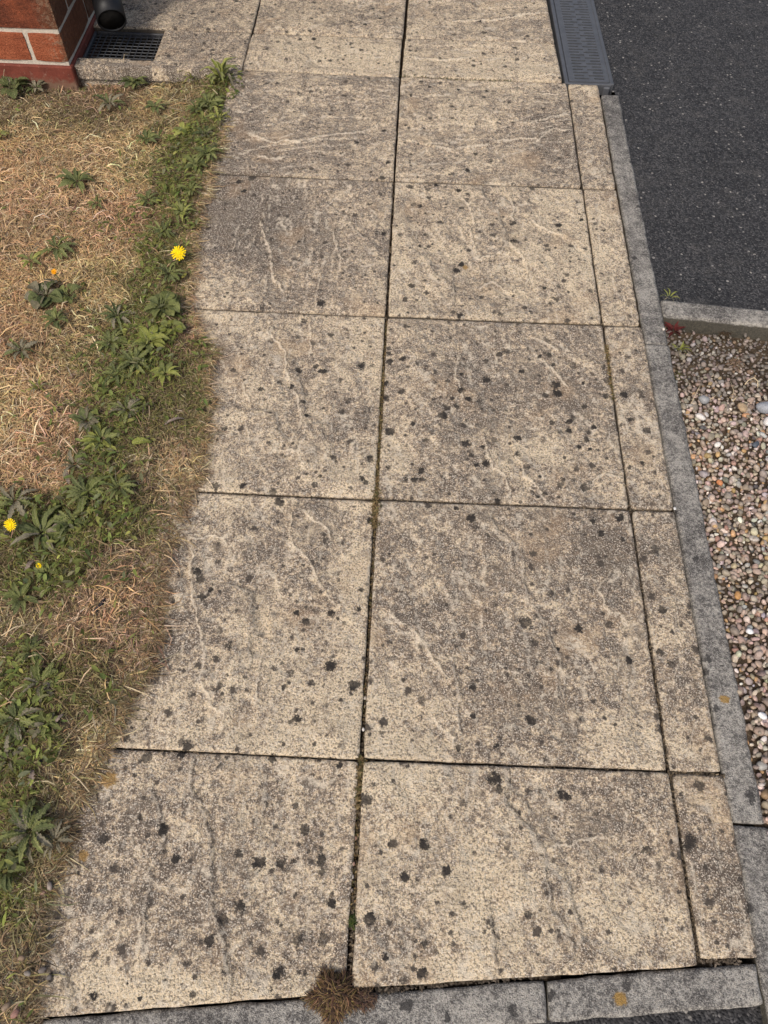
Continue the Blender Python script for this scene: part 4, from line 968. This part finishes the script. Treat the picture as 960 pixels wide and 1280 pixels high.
R_(46, 112, 18, 8, 'broad', [A, D_], 'small dark weed against the red plinth', .4)
R_(0, 170, 16, 8, 'broad', [C_, B_], 'yellowish green leaves at the straw lawn margin', .3)
R_(278, 100, 34, 12, 'strap', [C_, B_, D_], 'olive strap leaved clump at the lawn corner by the path head', .55, 1.5)
R_(240, 100, 24, 10, 'strap', [C_, D_], 'thin olive grass clump beside the concrete lip', .7, 1.1)
R_(275, 150, 20, 9, 'lobed', [B_, C_], 'bright jagged weed creeping onto the slab below the corner clump', .3)
R_(240, 240, 20, 9, 'lobed', [A, B_], 'narrow leaved weed at turf edge above the spiky plant', .25)
R_(212, 345, 22, 11, 'lobed', [B_, A], 'jagged green weed between the yellow flower and the clover like plant', .25)
R_(140, 430, 28, 13, 'lobed', [A, B_], 'blue green jagged weed left of the lush bright plant', .25)
R_(208, 470, 22, 11, 'broad', [B_, C_], 'short bright leaves right of the lush jagged plant', .3)
R_(160, 515, 26, 11, 'lobed', [A, B_, D_], 'dull jagged weed in the olive turf below the dense patch', .2)
R_(92, 655, 26, 11, 'lobed', [B_, A], 'jagged green weed right of the big rosette', .25)
R_(40, 815, 24, 9, 'lobed', [B_, A], 'jagged weed in brown thatch below the star shaped rosette', .2)
R_(836, 374, 14, 5, 'strap', [C_, D_], 'pale green grass sprig growing where the two kerbs meet', .5, 1.3, base=-.008)
R_(841, 416, 19, 7, 'broad', ['leafR'], 'dark red leaved weed in the gravel corner by the kerbs', .8, .7, base=-.045)
R_(848, 440, 15, 10, 'strap', [D_, C_], 'olive withered tuft between kerb and gravel', .7, 1.4, base=-.042)

def flower(px, py, rpx, h, mat, label, openn=1.0, lean=(0, 0)):
    z0 = float(lawn_z(*[np.array([v]) for v in gp(px, py, -.005)[:2]])[0]); q = gp(px, py, z0+h)
    r = rpx*mpp(px, py)*.97
    p = thing('yellow_flower', label, 'flower', (q[0]-lean[0], q[1]-lean[1], z0))
    V, F = tube([(0, 0, 0), (lean[0]*.3, lean[1]*.3, h*.5), (lean[0], lean[1], h-.003)], .0011, 6); mk('stem', V, F, M['stem'], p, True)
    V = []; F = []
    for ring, (n_, r1, el) in enumerate([(17, 1.0, .12), (14, .78, .38), (10, .52, .75)]):
        el = el+(1-openn)*.9
        for i in range(n_):
            a = 2*PI*i/n_+ring*.2+random.uniform(-.08, .08); rr = r*r1*random.uniform(.88, 1.05); w_ = r*.078
            b = len(V)
            for t_, k in ((.08, .5), (.5, 1.0), (.9, 1.05), (1.0, .75)):
                x, zz_ = rr*t_*math.cos(el), rr*t_*math.sin(el)*.8+ring*.0006-.12*r*t_*t_
                for s in (-1, 1):
                    V.append((lean[0]+x*math.cos(a)-s*w_*k*math.sin(a), lean[1]+x*math.sin(a)+s*w_*k*math.cos(a), h+zz_))
            for k in range(3): F.append((b+2*k, b+2*k+1, b+2*k+3, b+2*k+2))
    hd = mk('flower_head', [(q_[0]-lean[0], q_[1]-lean[1], q_[2]-h) for q_ in V], F, M[mat], p, False, (lean[0], lean[1], h)); hd.rotation_euler = (.55, 0, 0)
    V, F = tube([(lean[0], lean[1], h-.008), (lean[0], lean[1], h-.004), (lean[0], lean[1], h)], [.0015, r*.26, r*.30], 10); mk('sepal_cup', V, F, M['leafB'], p, True)
    V, F = tube([(lean[0], lean[1], h), (lean[0], lean[1], h+r*.12), (lean[0], lean[1], h+r*.2)], [r*.2, r*.24, r*.06], 10); mk('flower_centre', V, F, M['petal2' if mat == 'petal2' else 'petal'], p, True)
flower(223, 316, 9.8, .030, 'petal', 'large open yellow dandelion like flower at the slab edge', 1.0, (.004, -.002))
flower(68, 340, 5.0, .026, 'petal2', 'small half open orange yellow bud above blue green leaves', .35, (-.012, .012))
flower(13, 656, 8.6, .048, 'petal', 'ragged yellow flower beside the big grey green rosette', .8, (-.006, .0))
flower(49, 707, 5.2, .026, 'petal', 'tiny half closed yellow bud below the big rosette', .3, (.004, -.004))

# dried tuft on the front kerb
def tuft(name, px, py, rpx, h, n_, cols, label, cat, base, zsq=1.0, mat='tint'):
    q = gp(px, py, base+h*.4); r = rpx*mpp(px, py); X_ = []; FF = []; CC_ = []
    cc = pal(n_, cols, None, .25); b = 0
    for i in range(n_):
        a = random.uniform(0, 2*PI); t_ = math.sqrt(random.random()); l_ = r*random.uniform(.2, .55); e0 = random.uniform(-.3, 1.2)
        lump = .75+.5*math.sin(3*a+px)*math.cos(2*a)
        p_ = np.array([math.cos(a)*r*.78*t_*lump, math.sin(a)*r*.70*t_*lump, h*.75*(1-t_*t_)*random.random()]); w_ = random.uniform(.0004, .0009); az = a+random.gauss(0, 1.3); el = e0
        for s in range(5):
            d_ = np.array([math.cos(az)*math.cos(el), math.sin(az)*math.cos(el), math.sin(el)*h/r*.95])
            o_ = np.array([-math.sin(az), math.cos(az), random.uniform(-.3, .3)])*w_*(1-.15*s)
            X_ += [p_-o_, p_+o_]; CC_ += [cc[i], cc[i]]
            p_ = p_+d_*l_/4; el -= random.uniform(.25, .75); az += random.uniform(-.5, .5); p_[2] = max(p_[2], .0006)
        for s in range(4): FF.append((b+2*s, b+2*s+1, b+2*s+3, b+2*s+2))
        b += 10
    root = thing(name, label, cat, (q[0], q[1], base))
    fast('blades', np.array(X_), np.array(FF), M[mat], root, False, None, np.array(CC_))
    return root
TF = [(.16, .095, .05), (.10, .055, .035), (.24, .15, .075), (.06, .035, .026), (.20, .14, .05)]
t1 = tuft('dry_tuft', 418, 1240, 36, .030, 2600, TF, 'dried brown moss and grass tuft at the foot of the middle joint', 'tuft', -.004)
t2 = tuft('dry_tuft', 455, 1246, 20, .014, 350, [(.09, .055, .04), (.16, .10, .06)], 'dark withered root clump beside the brown tuft on the kerb', 'tuft', -.004)
tuft('moss_tuft', 441, 1152, 11, .012, 380, [(.06, .09, .025), (.09, .12, .03), (.04, .06, .02), (.12, .12, .05)], 'small green moss cushion growing in the middle joint', 'moss', -.006, mat='green')
tuft('dry_tuft', 920, 452, 14, .02, 160, [(.30, .20, .13), (.22, .15, .10)], 'wispy tan dry tuft on dirty gravel below the cross kerb', 'tuft', -.036)
tuft('dry_tuft', 906, 415, 12, .014, 200, [(.06, .04, .025), (.10, .07, .04)], 'dark dead root clump against the cross kerb face', 'tuft', -.040)
tuft('dry_tuft', 848, 470, 12, .012, 160, [(.10, .09, .04), (.16, .13, .06)], 'olive moss clump along the kerb below the red weed', 'moss', -.034)

# moss and crumbs filling the joints
xs_, ys_, zs_, cs_, ls_ = [], [], [], [], []
def fill(p0, p1, n_, cols, w_, z_=-.009):
    for i in range(n_):
        t_ = random.random(); a, b = gp(*p0), gp(*p1); p_ = a+(b-a)*t_
        xs_.append(p_[0]+random.gauss(0, w_)); ys_.append(p_[1]+random.gauss(0, .0015)); zs_.append(z_+random.uniform(0, .006)); cs_.append(random.choice(cols)); ls_.append(random.uniform(.002, .0055))
MS = [(.20, .13, .06), (.14, .10, .045), (.26, .19, .09), (.10, .09, .035)]
fill((478, 470), (471, 610), 500, MS, .0022, -.006); fill((471, 610), (468, 660), 420, MS, .0035, -.004); fill((452, 945), (445, 1010), 420, MS, .0028, -.007)
fill((468, 660), (455, 900), 250, MS+[(.05, .035, .02)], .002, -.010); fill((445, 1010), (440, 1140), 240, MS+[(.05, .035, .02)], .0025, -.010)
fill((757, 430), (765, 500), 420, MS, .0022, -.005); fill((484, 400), (478, 470), 120, MS, .0018, -.009)
fill((500, 95), (560, 98), 60, [(.12, .12, .05)], .002, -.004); fill((560, 100), (640, 102), 160, [(.10, .11, .05), (.16, .13, .07)], .003, -.003)
fill((470, 1238), (700, 1216), 420, [(.05, .04, .03), (.09, .07, .05), (.14, .11, .08)], .003, -.010); fill((878, 1202), (925, 1201), 90, [(.09, .07, .05), (.2, .16, .12)], .003, -.009)
DK = [(.10, .075, .05), (.16, .12, .075), (.07, .055, .04), (.22, .17, .11)]
fill((492, 222), (484, 400), 260, DK, .0012, -.010); fill((484, 400), (438, 1220), 1500, DK, .0016, -.010)
for (a0, a1, b0, b1) in ((228, 386, 483, 397), (255, 615, 470, 622), (135, 938, 452, 947), (490, 398, 754, 404), (475, 625, 787, 636), (455, 952, 838, 964), (790, 637, 842, 640), (840, 966, 907, 970), (265, 222, 492, 226)):
    fill((a0, a1), (b0, b1), 260, DK, .001, -.009)
fill((728, 236), (754, 404), 160, DK, .001, -.009); fill((765, 500), (838, 965), 500, DK, .0012, -.009); fill((838, 965), (876, 1198), 260, DK, .0012, -.009)
n = len(xs_); X, Y, Zz, Ln = map(np.array, (xs_, ys_, zs_, ls_)); a = rng.uniform(0, 6.28, n); el = rng.uniform(-.2, .9, n); C = np.array(cs_)*(1+rng.normal(0, .2, (n, 1)))
d_ = np.stack([np.cos(a)*np.cos(el), np.sin(a)*np.cos(el), np.sin(el)], -1)*Ln[:, None]; s_ = np.stack([-np.sin(a), np.cos(a), np.full(n, .3)], -1)*(Ln*.28)[:, None]; P0 = np.stack([X, Y, Zz], -1)
V = np.stack([P0-s_, P0+s_, P0+d_+s_*.5, P0+d_-s_*.5], 1).reshape(-1, 3)
o = fast('joint_moss', V, np.arange(n*4).reshape(-1, 4), M['tint'], None, False, None, np.repeat(np.clip(C, .01, 1), 4, axis=0))
tag(o, 'brown moss and crumbs packed in the joints between the slabs', 'moss', kind='stuff')

# loose odds and ends
def stalk(pts_px, z, w_, mat, label, name='dry_stalk', group='loose dry stalks', cat='stalk', arch=0.0):
    P = [gp(p[0], p[1], z) for p in pts_px]; c = P[0]
    k = len(P); V, F = tube([(p[0]-c[0], p[1]-c[1], .001+arch*math.sin(PI*i/max(1, k-1))) for i, p in enumerate(P)], [w_]*(k-1)+[w_*.5], 6)
    o = mk(name, V, F, M[mat], None, True, (c[0], c[1], z)); return tag(o, label, cat, group)
GZ = -.008
stalk([(931, 481), (934, 477), (941, 474), (946, 478), (947, 485)], GZ-.004, .0013, 'straw', 'pale curled stalk arched on the gravel', arch=.004)
stalk([(877, 478), (871, 490), (863, 506)], GZ, .0008, 'straw', 'thin straight straw lying on gravel near the kerb', arch=.003)
stalk([(913, 477), (916, 490), (914, 500)], GZ, .0007, 'straw', 'short straw stuck upright in the middle of the gravel', arch=.003)
stalk([(884, 502), (897, 493)], GZ+.002, .0013, 'straw', 'thick pale straw beside the flat grey pebble', arch=.002)
stalk([(916, 502), (922, 495)], GZ+.003, .0013, 'straw', 'short thick white straw on the gravel', arch=.002)
stalk([(0, 572), (20, 563), (38, 561)], -.004, .0010, 'straw', 'long pale straw lying over the dry lawn', arch=.006)
stalk([(76, 545), (88, 558), (96, 568)], .004, .0013, 'straw', 'bent pale straw at the border of straw and turf', arch=.006)
stalk([(4, 556), (22, 540), (40, 545), (60, 549)], -.004, .0011, 'straw', 'wavy bleached straw in the dry lawn', arch=.006)
stalk([(2, 795), (20, 786), (38, 780)], .002, .0010, 'straw', 'long straw crossing brown thatch', arch=.005)
stalk([(112, 990), (100, 975), (84, 962)], .010, .0009, 'straw', 'straw poking over the bottom left slab edge', arch=.004)
stalk([(56, 64), (40, 72), (18, 84), (4, 98)], -.02, .0008, 'straw', 'fine dry stem arching before the brick plinth', arch=.055)
stalk([(162, 68), (158, 78), (152, 92)], -.01, .0008, 'straw', 'dry stem leaning on the concrete lip', arch=.02)
stalk([(186, 385), (200, 391), (206, 393)], .016, .0022, 'straw', 'bleached flat leaf strip on the dense green patch', name='dead_strip', cat='dead leaf', group='dead leaves')
stalk([(222, 384), (232, 384), (238, 385)], .006, .0014, 'straw', 'pale dead strip by the slab joint', name='dead_strip', cat='dead leaf', group='dead leaves')
stalk([(266, 112), (272, 118)], .012, .0014, 'straw', 'short white stem bit in the corner weeds', name='dead_strip', cat='dead leaf', group='dead leaves')
stalk([(119, 765), (126, 756), (132, 748)], .010, .0030, 'feather', 'dark charcoal bark sliver lying in the thatch', name='bark_sliver', cat='bark', group=None)
def dead(px, py, r, rz, label, mat='dead', kind='lobed'):
    q = gp(px, py, .0); z = float(lawn_z(np.array([q[0]]), np.array([q[1]]))[0]) if px < 300 else 0
    me = leaf_mesh(kind, int(px)); me.materials.append(M[mat]); o = bpy.data.objects.new('dead_leaf', me); COL.objects.link(o)
    s = r*mpp(px, py); o.scale = (s, s, s); q = gp(px, py, z+.010); o.location = (q[0], q[1], z+.010); o.rotation_euler = (.1, 0, rz)
    return tag(o, label, 'dead leaf', 'dead leaves')
dead(64, 655, 22, .9, 'grey shrivelled leaf beside the big rosette heart'); dead(62, 664, 20, .5, 'second grey shrivelled leaf, narrower, by the rosette heart', kind='broad')
dead(120, 642, 12, -.9, 'whitish crumpled leaf in the green turf'); dead(82, 590, 20, -1.1, 'brown grey curled leaf at the straw border'); dead(0, 672, 12, .5, 'reddish brown dead leaf at the lawn margin')
dead(30, 715, 20, 1.1, 'brown wilted leaf left of the little yellow bud'); dead(48, 860, 20, .3, 'silvery dead leaf on dusty weed'); dead(70, 905, 15, 1.2, 'dull purple dead leaf beside bare soil')
dead(40, 985, 24, 1.9, 'long grey brown wilted leaf above the dock'); dead(205, 530, 26, .35, 'dark brown withered strip in olive turf', kind='strap'); dead(165, 555, 24, .3, 'yellow green single blade leaf lying near tan patch', 'leafC', 'broad')
